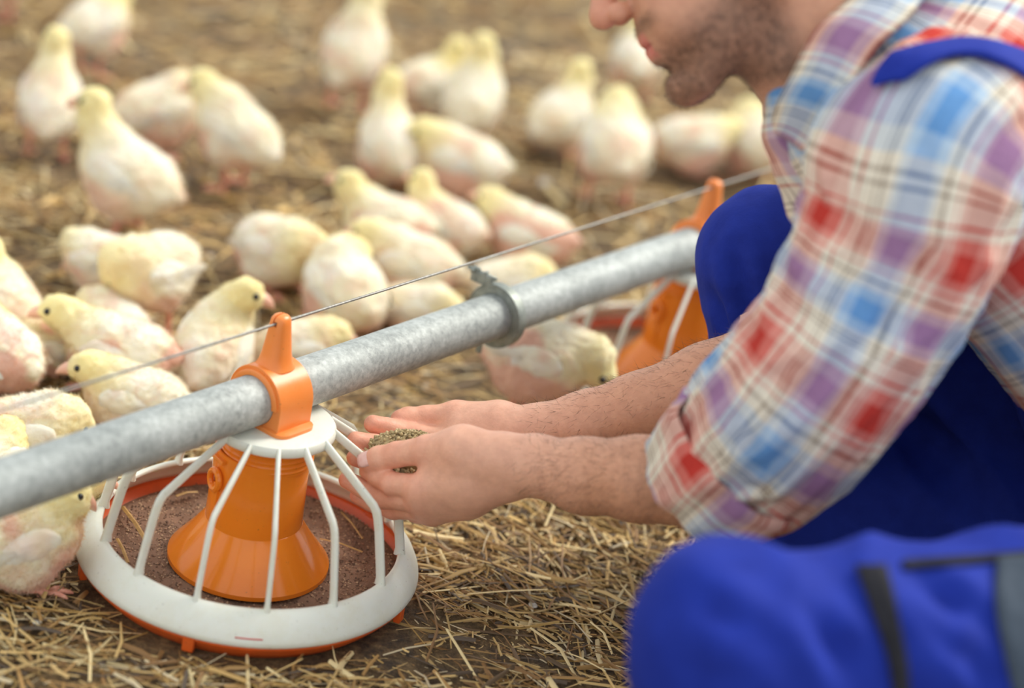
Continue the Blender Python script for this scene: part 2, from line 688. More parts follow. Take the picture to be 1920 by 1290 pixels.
def build_feeder(loc, label):
    root = empty('pan_feeder', loc, PAZ)
    tag(root, label, 'feeder', 'pan feeders along the pipe')
    # orange pan
    V, Fc = lathe([(.0, .002), (.120, .002), (.142, .004), (.1545, .012), (.1585, .020), (.1635, .0205), (.1640, .0165), (.1600, .0150), (.1560, .0070), (.1460, -.003), (.120, -.005), (.0, -.005)], 128, False)
    sharp(make_obj('pan', V, Fc, M['orange_pan'], root))
    for a in (-1.72, -.27, .87, 2.2, 3.6):
        bm = bmesh.new()
        bmesh.ops.create_cube(bm, size=1)
        for v in bm.verts:
            v.co = Vector((.1615 + v.co.x * .007, v.co.y * .011, .0125 + v.co.z * .018))
        bmesh.ops.rotate(bm, verts=bm.verts, cent=(0, 0, 0), matrix=Matrix.Rotation(a - PAZ, 3, 'Z'))
        bevel(bm_obj('rim_clip', bm, M['orange_pan'], root), .001)
    # white ring (grille rim)
    prof = [(.1655, .0195), (.1668, .0215), (.1660, .0260), (.1620, .0340), (.1560, .0420), (.1505, .0472), (.1455, .0492), (.1432, .0482), (.1425, .0455), (.1438, .0445), (.1470, .0450), (.1525, .0395), (.1585, .0320), (.1625, .0245), (.1632, .0195)]
    V, Fc = lathe(prof, 128)
    make_obj('rim_ring', V, Fc, M['white_pl'], root)
    # thin red moulding mark on the ring
    V, Fc = [], []
    for i in range(9):
        a = math.radians(276 + i * 1.1) - PAZ
        for rr, zz in ((.16545, .0284), (.1650, .0294)):
            V.append((rr * math.cos(a), rr * math.sin(a), zz))
    for i in range(8):
        Fc.append((2 * i, 2 * i + 2, 2 * i + 3, 2 * i + 1))
    o = make_obj('moulding_mark', V, Fc, M['red'], root)
    sm = o.modifiers.new('s', 'SOLIDIFY'); sm.thickness = .0006
    # feet of the ribs + ribs
    sh = Vector((.006 * math.cos(-PAZ), .006 * math.sin(-PAZ), 0))
    ribmesh = None
    for k in range(14):
        a = math.radians(286 + k * 360 / 14) - PAZ
        rd = Vector((math.cos(a), math.sin(a), 0))
        pts2 = [(.1445, .047), (.1440, .054), (.1425, .062), (.1345, .101), (.1312, .113), (.1285, .1195), (.1245, .1245), (.058, .1665)]
        path = [rd * r_ + Vector((0, 0, z_)) for r_, z_ in pts2]
        path[-1] += sh * .8
        tang = Vector((-math.sin(a), math.cos(a), 0))
        V, Fc = [], []
        sec = rrect(.0045, .0094, .0019, 2)
        nsec = len(sec)
        for i, p in enumerate(path):
            tt = (path[min(i + 1, len(path) - 1)] - path[max(i - 1, 0)]).normalized()
            nn = tang.cross(tt).normalized()
            s = 1.25 if i == 0 else (.92 if i == len(path) - 1 else 1)
            for u_, v_ in sec:
                V.append(p + tang * u_ * s + nn * v_ * s)
        for i in range(len(path) - 1):
            for q in range(nsec):
                l = (q + 1) % nsec
                Fc.append((i * nsec + q, i * nsec + l, (i + 1) * nsec + l, (i + 1) * nsec + q))
        Fc.append(tuple(range(nsec))); Fc.append(tuple((len(path) - 1) * nsec + q for q in range(nsec)))
        sharp(make_obj('rib', V, Fc, M['white_pl'], root), 50)
    # upper disc
    V, Fc = lathe([(.0, ZD), (.054, ZD), (.0588, ZD - .0008), (.0602, ZD - .003), (.0604, ZD - .0085), (.0592, ZD - .0105), (.052, ZD - .0105), (.0, ZD - .0105)], 96, False)
    d = sharp(make_obj('top_disc', V, Fc, M['white_pl'], root))
    d.location = sh
    # outer tube, inner threaded sleeve
    V, Fc = lathe([(.0466, .060), (.0472, .0605), (.0462, .110), (.0458, .139), (.0445, .1395), (.0430, .139), (.0430, .060)], 96)
    tb = sharp(make_obj('drop_tube', V, Fc, M['orange'], root))
    prof = [(.0400, .130), (.0440, .130)]
    z = .132
    while z < .160:
        prof += [(.0440, z), (.0449, z + .0012), (.0449, z + .0022), (.0440, z + .0034)]
        z += .0052
    prof += [(.0440, .164), (.0400, .164)]
    V, Fc = lathe(prof, 80)
    sl = sharp(make_obj('threaded_sleeve', V, Fc, M['orange'], root), 25)
    sl.location = sh * .7
    # lever handle with eye on the tube
    a = math.radians(220) - PAZ
    rd = Vector((math.cos(a), math.sin(a), 0)); tg = Vector((-math.sin(a), math.cos(a), 0))
    bm = bmesh.new()
    n, m = 28, 8
    vv = []
    for i in range(n):
        A_ = 2 * math.pi * i / n
        for j in range(m):
            B_ = 2 * math.pi * j / m
            rr = .0082 + .0030 * math.cos(B_)
            vv.append(bm.verts.new(rd * (.0495 + .0035 * math.sin(B_)) + tg * rr * math.cos(A_) + Vector((0, 0,   .112 + rr * 1.15 * math.sin(A_)))))
    for i in range(n):
        for j in range(m):
            bm.faces.new((vv[i * m + j], vv[((i + 1) % n) * m + j], vv[((i + 1) % n) * m + (j + 1) % m], vv[i * m + (j + 1) % m]))
    bm_obj('adjuster_ring', bm, M['orange'], root)
    for nm_, (w_, h_, z_, dep) in (('adjuster_slide', (.009, .034, .088, .0035)), ('adjuster_stop', (.020, .004, .1335, .006)), ('adjuster_stem', (.005, .012, .103, .005))):
        bm = bmesh.new()
        r_ = bmesh.ops.create_cube(bm, size=1)
        for v in r_['verts']:
            v.co = rd * (.0468 + v.co.x * dep) + tg * v.co.y * w_ + Vector((0, 0, z_ + v.co.z * h_))
        bevel(bm_obj(nm_, bm, M['orange'], root), .0008)
    # flared skirt
    V, Fc = lathe([(.0455, .0635), (.0474, .0625), (.0490, .0595), (.0620, .0405), (.0765, .0225), (.0787, .0195), (.0787, .0150), (.0765, .0145), (.0740, .0190), (.0600, .0390), (.0455, .0600)], 112)
    sharp(make_obj('flared_skirt', V, Fc, M['orange'], root), 30)
    # clamp that rides on the pipe
    n = 48
    inner, outer = [], []
    hb = ZP - ZD
    for i in range(n):
        A_ = 2 * math.pi * i / n
        c_, s_ = math.cos(A_), math.sin(A_)
        inner.append((RP * 1.01 * c_, ZP + RP * 1.01 * s_))
        R = .0335
        if s_ >= 0:
            outer.append((R * c_, ZP + R * s_))
        else:
            k_ = min(R / max(abs(c_), 1e-6), hb / max(abs(s_), 1e-6))
            outer.append((k_ * c_, ZP + k_ * s_))
    inner = [(y, max(zz, ZD + .0006)) for y, zz in inner]
    V, Fc = extrude_ring(inner, outer, -.0225, .0225)
    cl = bevel(sharp(make_obj('clamp', V, Fc, M['orange_clamp'], root)), .0018, 3)
    for s in (-1, 1):
        ring_i = [(RP * 1.012 * math.cos(2 * math.pi * i / n), ZP + RP * 1.012 * math.sin(2 * math.pi * i / n)) for i in range(n // 2 + 1)]
        V, Fc = [], []
        for i in range(n // 2 + 1):
            A_ = math.pi * i / (n // 2)
            for rr, xx in ((RP * 1.012, .0225), (RP * 1.012, .0255), (.0285, .0255), (.0300, .0245), (.0300, .0225)):
                V.append((s * xx, rr * math.cos(A_), ZP + rr * math.sin(A_)))
        for i in range(n // 2):
            for q in range(4):
                Fc.append((i * 5 + q, i * 5 + q + 1, (i + 1) * 5 + q + 1, (i + 1) * 5 + q))
        sharp(make_obj('collar_lip', V, Fc, M['orange_clamp'], cl))
    # flange
    sec = rrect(.050, .084, .012, 4)
    V = [(x_, y_, ZD) for x_, y_ in sec] + [(x_, y_, ZD + .0035) for x_, y_ in sec] + [(x_ * .93, y_ * .93, ZD + .0048) for x_, y_ in sec]
    ns = len(sec)
    Fc = [tuple(range(ns))[::-1], tuple(2 * ns + i for i in range(ns))]
    for b in (0, 1):
        for i in range(ns):
            j = (i + 1) % ns
            Fc.append((b * ns + i, b * ns + j, (b + 1) * ns + j, (b + 1) * ns + i))
    sharp(make_obj('clamp_flange', V, Fc, M['orange_clamp'], cl))
    # horn that carries the wire, with a slot cut along the wire
    prof = [(.0175, ZP + .0300), (.0150, ZP + .0345), (.0128, ZP + .0440), (.0108, ZP + .0600), (.0092, ZP + .0735), (.0085, ZP + .0785), (.0065, ZP + .0815), (.0030, ZP + .0828)]
    seg = 40
    V, Fc = [], []
    for i in range(seg):
        A_ = 2 * math.pi * i / seg
        for r_, z_ in prof:
            c_, s_ = math.cos(A_), math.sin(A_)
            pw = .8
            V.append((r_ * math.copysign(abs(c_) ** pw, c_) * 1.05, r_ * math.copysign(abs(s_) ** pw, s_), z_))
    npf = len(prof)
    for i in range(seg):
        j = (i + 1) % seg
        for k in range(npf - 1):
            Fc.append((i * npf + k, j * npf + k, j * npf + k + 1, i * npf + k + 1))
    Fc.append(tuple(i * npf + npf - 1 for i in range(seg)))
    Fc.append(tuple(i * npf for i in range(seg))[::-1])
    hn = sharp(make_obj('horn', V, Fc, M['orange_clamp'], cl), 50)
    cut = bmesh.new()
    for (sx, sy, sz, cx, cy, cz) in ((.05, .0016, .012, 0, .0008, ZP + .0795), (.05, .0046, .0046, 0, -.0010, ZP + .0748)):
        r_ = bmesh.ops.create_cube(cut, size=1)
        for v in r_['verts']:
            v.co = Vector((cx + v.co.x * sx, cy + v.co.y * sy, cz + v.co.z * sz))
    cme = bpy.data.meshes.new('cut'); cut.to_mesh(cme); cut.free()
    cob = bpy.data.objects.new('cut', cme); C.objects.link(cob)
    cob.matrix_world = Matrix.Identity(4)
    hn.parent = None
    md = hn.modifiers.new('b', 'BOOLEAN'); md.operation = 'DIFFERENCE'; md.object = cob; md.solver = 'EXACT'; md.use_self = True
    dg = bpy.context.evaluated_depsgraph_get()
    nm = bpy.data.meshes.new_from_object(hn.evaluated_get(dg))
    hn.modifiers.clear(); hn.data = nm; hn.parent = cl
    nm.set_sharp_from_angle(angle=math.radians(45))
    bpy.data.objects.remove(cob)
    return root


def build_mash(loc, label, seed, straws):
    r = np.random.default_rng(seed)
    # bumpy bed of feed inside the pan
    nr, na = 40, 120
    V = []
    for i in range(nr):
        rr = .030 + (.1535 - .030) * i / (nr - 1)
        for j in range(na):
            a = 2 * math.pi * j / na
            V.append((rr * math.cos(a), rr * math.sin(a), 0))
    V = np.array(V)
    R = np.hypot(V[:, 0], V[:, 1])
    V[:, 2] = .0125 + .0035 * vnoise(V + seed, 30, 3) + .002 * vnoise(V, 90, 4) + .001 * vnoise(V, 260, 4) + .006 * np.clip((R - .11) / .04, 0, 1) ** 2 * (1 + vnoise(V, 25, 8))
    V[:, 2] = np.minimum(V[:, 2], .0195)
    edge = R > .147
    V[edge, 2] = np.minimum(V[edge, 2], .012)
    i = (np.arange(nr - 1)[:, None] * na + np.arange(na)[None]).ravel()
    j = (np.arange(nr - 1)[:, None] * na + (np.arange(na) + 1)[None] % na).ravel()
    Q = np.stack([i, i + na, j + na, j], 1)
    # grains
    ng = 5200
    a = r.uniform(0, 2 * math.pi, ng); rr = np.sqrt(r.uniform(.06 ** 2, .145 ** 2, ng))
    P = np.stack([rr * np.cos(a), rr * np.sin(a), np.zeros(ng)], 1)
    z = .0125 + .0035 * vnoise(P + seed, 30, 3) + .002 * vnoise(P, 90, 4) + .006 * np.clip((rr - .11) / .04, 0, 1) ** 2 * (1 + vnoise(P, 25, 8))
    P[:, 2] = np.minimum(z, .0195) + .0004
    s = r.uniform(.0006, .0016, ng)
    oct_ = np.array([[1, 0, 0], [0, 1, 0], [-1, 0, 0], [0, -1, 0], [0, 0, 1.], [0, 0, -1]])
    G = P[:, None] + oct_[None] * s[:, None, None] * r.uniform(.7, 1.3, (ng, 6, 1))
    tri = np.array([[0, 1, 4, 4], [1, 2, 4, 4], [2, 3, 4, 4], [3, 0, 4, 4]])
    base = len(V)
    gq = [(base + k * 6 + t_[0], base + k * 6 + t_[1], base + k * 6 + 4) for k in range(ng) for t_ in tri]
    Vall = np.concatenate([V, G.reshape(-1, 3)])
    col = np.ones((len(Vall), 4)); 
    cA, cB = np.array(lin((152, 116, 92))[:3]), np.array(lin((122, 92, 72))[:3])
    tt = .5 + .5 * vnoise(V, 60, 2)
    col[:base, :3] = cA * tt[:, None] + cB * (1 - tt[:, None])
    pal = np.array([lin(c)[:3] for c in ((168, 130, 102), (134, 102, 80), (106, 80, 64), (188, 154, 122))])
    col[base:, :3] = np.repeat(pal[r.integers(0, 4, ng)], 6, 0)
    faces = [tuple(q) for q in Q] + gq
    o = make_obj('feed_mash', Vall, faces, M['mash'], None, attrs={'Col': col})
    o.location = loc
    tag(o, label, 'feed', kind='stuff')
    for (u, v, du, dv, wd, lab) in straws:
        p = gnd(u, v, .021); q = gnd(u + du, v + dv, .021)
        strand_obj('straw_stalk', [p, (p + q) / 2 + np.array([0, 0, .002]), q], wd, lab, 'straw stalks in the near pan')


def strand_obj(name, path, wd, label, group):
    V, Fc = sweep(path, [(-wd / 2, 0), (0, wd * .25), (wd / 2, 0), (0, -wd * .12)], True, up=(0, 0, 1))
    o = make_obj(name, V, Fc, M['stalk'], smooth=False)
    tag(o, label, 'straw', group)
    return o


M['mash'] = attr_mat('ground_feed', .9, bump=(420, .5, .002))
t = NT('stalk'); nz = t.noise(90, 4)
r = t.ramp([(.3, lin((150, 112, 58))), (.7, lin((196, 156, 92)))])
t.l(nz, 'Fac', r, 'Fac'); t.l(r, 'Color', t.b, 'Base Color'); t.set(Roughness=.6)
M['stalk'] = t.m

build_feeder(tuple(FEED1), 'orange and white pan feeder standing beside the cupped hands, whole in view')
build_feeder(tuple(FEED2), 'blurred orange and white pan feeder partly hidden behind the raised blue knee')
build_mash(FEED1, 'brown ground feed filling the near pan feeder', 3, [(230, 950, 45, 65, .005, 'wide straw stalk on the feed at the left of the near pan'), (220, 1010, 20, 45, .0035, 'narrow straw stalk on the feed against the left rim of the near pan'), (600, 1010, 80, 25, .003, 'long thin straw stalk on the feed right of the flared skirt'), (640, 960, 40, 50, .0025, 'thin straw stalk on the feed by the right rear rim of the near pan'), (330, 930, 40, -8, .004, 'short straw stalk on the feed behind the orange skirt at left')])
build_mash(FEED2, 'brown ground feed filling the farther pan feeder', 4, [])


def build_pipe():
    n, L = 40, 64
    s = np.linspace(-.80, 2.6, L)
    V, Fc = [], []
    sd = np.array([-PDIR[1], PDIR[0], 0])
    for si in s:
        c = FEED1 + PDIR * si + np.array([0, 0, ZP])
        for k in range(n):
            a = 2 * math.pi * k / n
            V.append(c + sd * RP * math.cos(a) + np.array([0, 0, RP * math.sin(a)]))
    for i in range(L - 1):
        for k in range(n):
            l = (k + 1) % n
            Fc.append((i * n + k, (i + 1) * n + k, (i + 1) * n + l, i * n + l))
    Fc.append(tuple(range(n))[::-1]); Fc.append(tuple((L - 1) * n + k for k in range(n)))
    o = sharp(make_obj('feed_pipe', V, Fc, M['galv']), 60)
    tag(o, 'long galvanised steel feed pipe running diagonally through the feeder clamps', 'pipe')
    # wire above
    zc = ZP + .0748
    a = FEED1 + PDIR * -.8 + np.array([0, 0, zc]); b = FEED1 + PDIR * 2.6 + np.array([0, 0, zc])
    off = sd * -.0010
    path = [a + (b - a) * k / 160 + off for k in range(161)]
    V, Fc = sweep(path, [(.0013 * math.cos(k * math.pi / 4), .0013 * math.sin(k * math.pi / 4)) for k in range(8)])
    o = make_obj('guard_wire', V, Fc, M['wire'])
    tag(o, 'thin steel wire strung above the pipe through the orange horns', 'wire')
    # coupling
    sC = .343
    root = empty('pipe_coupling', tuple(FEED1 + PDIR * sC + np.array([0, 0, ZP])), PAZ)
    tag(root, 'grey steel coupling ring with bolt clamped round the pipe between the feeders', 'coupling')
    nn = 56
    inner = [(RP * 1.006 * math.cos(2 * math.pi * i / nn), RP * 1.006 * math.sin(2 * math.pi * i / nn)) for i in range(nn)]
    outer = [(.0345 * math.cos(2 * math.pi * i / nn), .0345 * math.sin(2 * math.pi * i / nn)) for i in range(nn)]
    V, Fc = extrude_ring(inner, outer, -.003, .0015)
    bevel(sharp(make_obj('coupling_plate', V, Fc, M['steel'], root)), .0006)
    outer2 = [(.0352 * math.cos(2 * math.pi * i / nn), .0352 * math.sin(2 * math.pi * i / nn)) for i in range(nn)]
    inner2 = [(.0338 * math.cos(2 * math.pi * i / nn), .0338 * math.sin(2 * math.pi * i / nn)) for i in range(nn)]
    V, Fc = extrude_ring(inner2, outer2, -.0035, .009)
    bevel(sharp(make_obj('coupling_band', V, Fc, M['steel'], root)), .0006)
    # ear at the upper left with bolt
    bm = bmesh.new()
    for (sx, sy, sz, c) in ((.005, .028, .012, (-.001, .024, .034)), (.006, .003, .016, (-.001, .020, .036)), (.006, .003, .016, (-.001, .031, .036))):
        r_ = bmesh.ops.create_cube(bm, size=1)
        for v in r_['verts']:
            v.co = Vector((c[0] + v.co.x * sx, c[1] + v.co.y * sy, c[2] + v.co.z * sz))
    bevel(bm_obj('coupling_ear', bm, M['steel'], root), .0008)
    V, Fc = sweep([(-.001, .006, .040), (-.001, .044, .040)], circle(.0022, 10))
    b = make_obj('bolt', V, Fc, M['steel'], root)
    V, Fc = sweep([(-.001, .033, .040), (-.001, .038, .040)], circle(.0045, 6))
    sharp(make_obj('nut', V, Fc, M['steel'], b), 20)
    # small hanging strap below
    V, Fc = sweep([(-.001, .012, -.030), (-.001, .012, -.048)], [(-.003, -.0012), (.003, -.0012), (.003, .0012), (-.003, .0012)])
    make_obj('coupling_tab', V, Fc, M['steel'], root, smooth=False)


build_pipe()

# ------------------------------------------------------------------ chicks
M['down'] = attr_mat('chick_down', .85, sss=.25, bump=(240, .5, .002), sheen=.25)
M['fuzz'] = attr_mat('chick_fuzz', .85)
_t = M['fuzz'].node_tree
_b = _t.nodes['Principled BSDF']
_b.inputs['Sheen Weight'].default_value = .2
_tr = _t.nodes.new('ShaderNodeBsdfTranslucent')
_mx = _t.nodes.new('ShaderNodeMixShader')
_mx.inputs[0].default_value = .4
_at = [n for n in _t.nodes if n.type == 'ATTRIBUTE'][0]
_t.links.new(_at.outputs['Color'], _tr.inputs['Color'])
_t.links.new(_b.outputs[0], _mx.inputs[1]); _t.links.new(_tr.outputs[0], _mx.inputs[2])
_t.links.new(_mx.outputs[0], [n for n in _t.nodes if n.type == 'OUTPUT_MATERIAL'][0].inputs[0])
t = NT('chick_leg_skin'); nz = t.noise(260, 3)
r = t.ramp([(.3, lin((214, 140, 118))), (.7, lin((238, 176, 150)))])
t.l(nz, 'Fac', r, 'Fac'); t.l(r, 'Color', t.b, 'Base Color'); t.set(Roughness=.5)
t.b.inputs['Subsurface Weight'].default_value = .2; t.b.inputs['Subsurface Radius'].default_value = (.004, .002, .001); t.b.inputs['Subsurface Scale'].default_value = 1
t.bump(nz, 'Fac', .3, .001)
M['leg'] = t.m
t = NT('chick_beak'); nz = t.noise(200, 2)
r = t.ramp([(.3, lin((232, 172, 146))), (.7, lin((240, 194, 166)))])
t.l(nz, 'Fac', r, 'Fac'); t.l(r, 'Color', t.b, 'Base Color'); t.set(Roughness=.35)
M['beak'] = t.m
t = NT('chick_eye'); nz = t.noise(100, 1)
r = t.ramp([(.3, lin((16, 14, 14))), (.7, lin((28, 22, 20)))])
t.l(nz, 'Fac', r, 'Fac'); t.l(r, 'Color', t.b, 'Base Color'); t.set(Roughness=.08)
M['eye'] = t.m

cY, cC, cW, cP, cPY = [np.array(lin(c)[:3]) for c in ((242, 226, 160), (240, 229, 196), (244, 240, 228), (230, 180, 158), (240, 222, 168))]


def rotm(yaw, pitch):
    cy, sy, cp, sp = math.cos(yaw), math.sin(yaw), math.cos(pitch), math.sin(pitch)
    X = np.array([cy * cp, sy * cp, sp]); Y = np.array([-sy, cy, 0]); Z = np.cross(X, Y)
    return np.stack([X, Y, Z], 1)


_eye_me = {}
_chick_no = [0]


def chick(u, v, z, heading, scale, head, hdir, label, stand=True, pitch=12, nf=3500, pink=.35, wings=1.0, loc=None, stance=(0, 0), yellow=1.0):
    """u, v: photo position of the body centre; z: its height above the litter (unscaled metres)"""
    _chick_no[0] += 1
    sd = _chick_no[0]
    r = np.random.default_rng(100 + sd)
    p = gnd(u, v, z * scale) if loc is None else np.array(loc)
    gz = float(ground_z(np.array([p[0]]), np.array([p[1]]))[0]) + .004
    root = empty('chick', (p[0], p[1], gz), math.radians(heading))
    root.scale = (scale,) * 3
    tag(root, label, 'chick', 'chicks on the litter')
    B = np.array([0, 0, z])
    H = B + np.array(head)
    bp = math.radians(pitch)
    Rb = rotm(0, bp)
    Rh = rotm(math.radians(hdir[0]), math.radians(hdir[1]))
    lb = lambda x, y, zz: B + Rb @ np.array([x, y, zz])
    lh = lambda x, y, zz: H + Rh @ np.array([x, y, zz])
    lo = np.minimum(B - [.115, .075, .075], H - .045)
    hi = np.maximum(B + [.095, .075, .075], H + .045)
    lo[2] = max(lo[2], -.004)
    F = Field(lo, hi, .0027)
    low = 0 if stand else -.006
    F.ell(lb(0, 0, 0), (.062, .047, .045), Rb, .012)
    F.ell(lb(.030, 0, -.006), (.040, .042, .042), Rb, .02)
    F.ell(lb(-.034, 0, .002), (.038, .040, .037), Rb, .02)
    F.cone(lb(-.056, 0, .008), lb(-.076, 0, .013), .019, .009, .018)
    for s in (-1, 1):
        F.ell(lb(-.004, s * .027, -.028), (.034, .022, .030), Rb, .018)
    nb = lb(.040, 0, .016)
    mid = (nb + H) / 2 + np.array([.010, 0, .004 if head[2] > 0 else .012])
    F.chain([lb(.022, 0, .004), nb, mid, lh(-.004, 0, -.002)], [.036, .0300, .0225, .0180], .014)
    F.ell(lh(0, 0, 0), (.0240, .0195, .0200), Rh, .007)
    F.ell(lh(.008, 0, -.006), (.0150, .0135, .0120), Rh, .008)
    V, Q = F.mesh(1)
    if not stand:
        V[:, 2] = np.maximum(V[:, 2], .002 + .05 * (V[:, 2] - .002))
    N = vnormals(V, Q)
    # lumpy down
    V = V + N * (.0022 * vnoise(V + sd, 75, sd) + .0014 * vnoise(V, 170, sd + 3))[:, None]
    # colour
    dh = np.linalg.norm(V - H, axis=1)
    loc_ = (V - B) @ Rb
    tneck = np.clip(1 - (dh - .02) / .060, 0, 1)
    front = np.clip((loc_[:, 0] - .02) / .05, 0, 1)
    yy = np.clip(np.maximum(tneck, front * .75) * yellow, 0, 1)[:, None]
    col = cC * (1 - yy) + cY * yy
    nzv = vnoise(V + 3 * sd, 26, sd)
    back = np.clip(.25 + nzv * .9 + loc_[:, 2] * 6, 0, 1)[:, None] * (1 - yy)
    col = col * (1 - back * .7) + cW * back * .7
    pk = np.clip((nzv * -1.2 + .15 - loc_[:, 2] * 16) * 1.2, 0, 1)[:, None] * pink * 1.6 * (1 - yy * .75)
    pk = np.maximum(pk, pink * np.clip(1 - np.abs(vnoise(V + 9, 34, sd + 5)) * 4, 0, 1)[:, None] * .45 * (1 - yy))
    pk = np.clip(pk * 1.35, 0, .88)
    col = col * (1 - pk) + cP * pk
    # bare pink skin near the beak and eye
    face = np.clip(1 - np.linalg.norm(V - lh(.021, 0, -.003), axis=1) / .012, 0, 1)[:, None] * .8
    col = col * (1 - face) + cP * face
    col4 = np.concatenate([col, np.ones((len(V), 1))], 1)
    body = make_obj('body', V, Q, M['down'], root, attrs={'Col': col4})
    # fuzz strands
    ctr = V[Q].mean(1)
    ar = np.linalg.norm(np.cross(V[Q[:, 2]] - V[Q[:, 0]], V[Q[:, 3]] - V[Q[:, 1]]), axis=1)
    pick = r.choice(len(Q), nf, p=ar / ar.sum())
    wts = r.dirichlet([1, 1, 1, 1], nf)
    P = (V[Q[pick]] * wts[:, :, None]).sum(1)
    NN = N[Q[pick, 0]]
    cc = col[Q[pick, 0]] * r.uniform(.9, 1.12, (nf, 1))
    dH = np.linalg.norm(P - H, axis=1)
    flow = np.array([-1, 0, -.35])
    dr = NN * .8 + flow * .75 + r.normal(0, .35, (nf, 3))
    dr /= np.linalg.norm(dr, axis=1)[:, None]
    Ls = r.uniform(.0035, .0085, nf) * np.where(dH < .03, .5, 1)
    sdv = np.cross(dr, r.normal(0, 1, (nf, 3)))
    sdv /= np.linalg.norm(sdv, axis=1)[:, None] + 1e-9
    wd = .00045
    T = np.stack([P - NN * .0008 + sdv * wd, P - NN * .0008 - sdv * wd, P + dr * Ls[:, None]], 1)
    fc = np.arange(nf * 3).reshape(-1, 3)
    cf = np.repeat(np.concatenate([np.clip(cc, 0, 1), np.ones((nf, 1))], 1), 3, 0)
    fz = make_obj('down_fuzz', T.reshape(-1, 3), fc, M['fuzz'], body, attrs={'Col': cf})
    fz['kind'] = 'stuff'
    # wings: shoulder pad and a fan of small white feathers
    if wings:
        for s in (-1, 1):
            Wf = Field(B + [-.085, -.075 if s < 0 else .005, -.05], B + [.065, -.005 if s < 0 else .075, .055], .0026)
            dev = math.radians(7)
            Rw = Rb @ np.array([[math.cos(dev * s), -math.sin(dev * s), 0], [math.sin(dev * s), math.cos(dev * s), 0], [0, 0, 1]])
            Wf.ell(lb(.010, s * .0385, .006), (.033, .0100, .0205), Rw, .01)
            Wf.ell(lb(-.016, s * .0415, .002), (.030, .0070, .015), Rw, .014)
            Vw, Qw = Wf.mesh(1)
            Vw = Vw + .0012 * vnoise(Vw + sd, 150, 2)[:, None]
            nW = len(Vw)
            fe_v, fe_f = [], []
            for k in range(7):
                a = math.radians(172 + k * 6.5)
                st = lb(-.012 + .004 * k, s * (.0475 - .0003 * k), .010 - .004 * k)
                Lf = (.052 - .003 * k) * wings
                dv = Rb @ np.array([math.cos(a), -s * .12, math.sin(a) * .8 * -1 if False else -abs(math.sin(a)) * .6])
                dv /= np.linalg.norm(dv)
                upv = Rb @ np.array([0, 0, 1.0])
                b0 = len(fe_v)
                for tt, wv in ((0, .004), (.35, .0070), (.7, .0066), (.92, .0042), (1, .0008)):
                    c = st + dv * Lf * tt + np.array([0, s * .002 * (1 - tt), 0])
                    fe_v += [c + upv * wv, c + np.array([0, s * .0016, 0]), c - upv * wv]
                for q in range(4):
                    for e in range(2):
                        i0 = b0 + q * 3 + e
                        fe_f.append((i0, i0 + 1, i0 + 4, i0 + 3))
            allV = np.concatenate([Vw, np.array(fe_v)])
            allF = [tuple(x) for x in Qw] + [tuple(nW + x for x in f_) for f_ in fe_f]
            cw = np.ones((len(allV), 4))
            m_ = (.5 + .5 * vnoise(allV + sd, 60, 4))[:, None]
            cw[:, :3] = cW * m_ + cC * (1 - m_)
            pm = np.clip(vnoise(allV + 2 * sd, 45, 7) - .1, 0, 1)[:, None] * pink
            cw[:, :3] = cw[:, :3] * (1 - pm) + cP * pm
            make_obj('wing', allV, allF, M['down'], root, attrs={'Col': cw})
    # beak
    sec = []
    V, Fc = [], []
    ring = 10
    prof = [(.010, .0135, .0115, -.0020), (.020, .0118, .0102, -.0024), (.028, .0084, .0084, -.0036), (.036, .0046, .0054, -.0062), (.0405, .0018, .0022, -.0096), (.0415, .0004, .0005, -.0112)]
    for x, ry, rz, zc in prof:
        for k in range(ring):
            a = 2 * math.pi * k / ring
            V.append(lh(x, ry * math.cos(a), zc + rz * math.sin(a)))
    for i in range(len(prof) - 1):
        for k in range(ring):
            l = (k + 1) % ring
            Fc.append((i * ring + k, i * ring + l, (i + 1) * ring + l, (i + 1) * ring + k))
    Fc.append(tuple((len(prof) - 1) * ring + k for k in range(ring)))
    bk = make_obj('beak', V, Fc, M['beak'], root)
    # eyes
    for s in (-1, 1):
        e = _eye_me.get('m')
        if e is None:
            bm = bmesh.new(); bmesh.ops.create_uvsphere(bm, u_segments=14, v_segments=10, radius=.0047)
            e = bpy.data.meshes.new('eye'); bm.to_mesh(e); bm.free(); e.materials.append(M['eye'])
            e.polygons.foreach_set('use_smooth', np.ones(len(e.polygons), dtype=bool)); _eye_me['m'] = e
        eo = bpy.data.objects.new('eye', e); C.objects.link(eo); eo.parent = root
        eo.location = lh(.0085, s * .0172, .0045)
    # legs with toes
    for s in (-1, 1):
        bmv, bmf = [], []

        def tube(pts, rad):
            V_, F_ = sweep(pts, circle(1, 7), scales=rad)
            o_ = len(bmv)
            bmv.extend(V_); bmf.extend(tuple(o_ + i for i in f_) for f_ in F_)
        y = s * .026
        if stand:
            fx = stance[0 if s < 0 else 1] + .004
            hip = lb(-.004, s * .026, -.040)
            ank = np.array([fx - .010, y * 1.1, .016])
            tube([hip, (hip + ank) / 2 + np.array([-.006, 0, .004]), ank, (fx - .004, y * 1.12, .006)], [.0085, .0052, .0046, .005])
            base = np.array([fx - .004, y * 1.12, .005])
        else:
            base = np.array([.030, y * 1.05, .006])
            tube([(.005, y, .014), base], [.006, .0045])
        for ta, tl in ((0, .032), (28, .026), (-28, .026), (180 - s * 20, .012)):
            a = math.radians(ta)
            dv = np.array([math.cos(a), math.sin(a), 0])
            tube([base, base + dv * tl * .5 + np.array([0, 0, .0015]), base + dv * tl * .85 - np.array([0, 0, .001]), base + dv * tl - np.array([0, 0, .003])], [.0042, .0034, .0028, .0012])
        make_obj('leg', bmv, bmf, M['leg'], root)
    return root


AL = (.050, 0, .070)
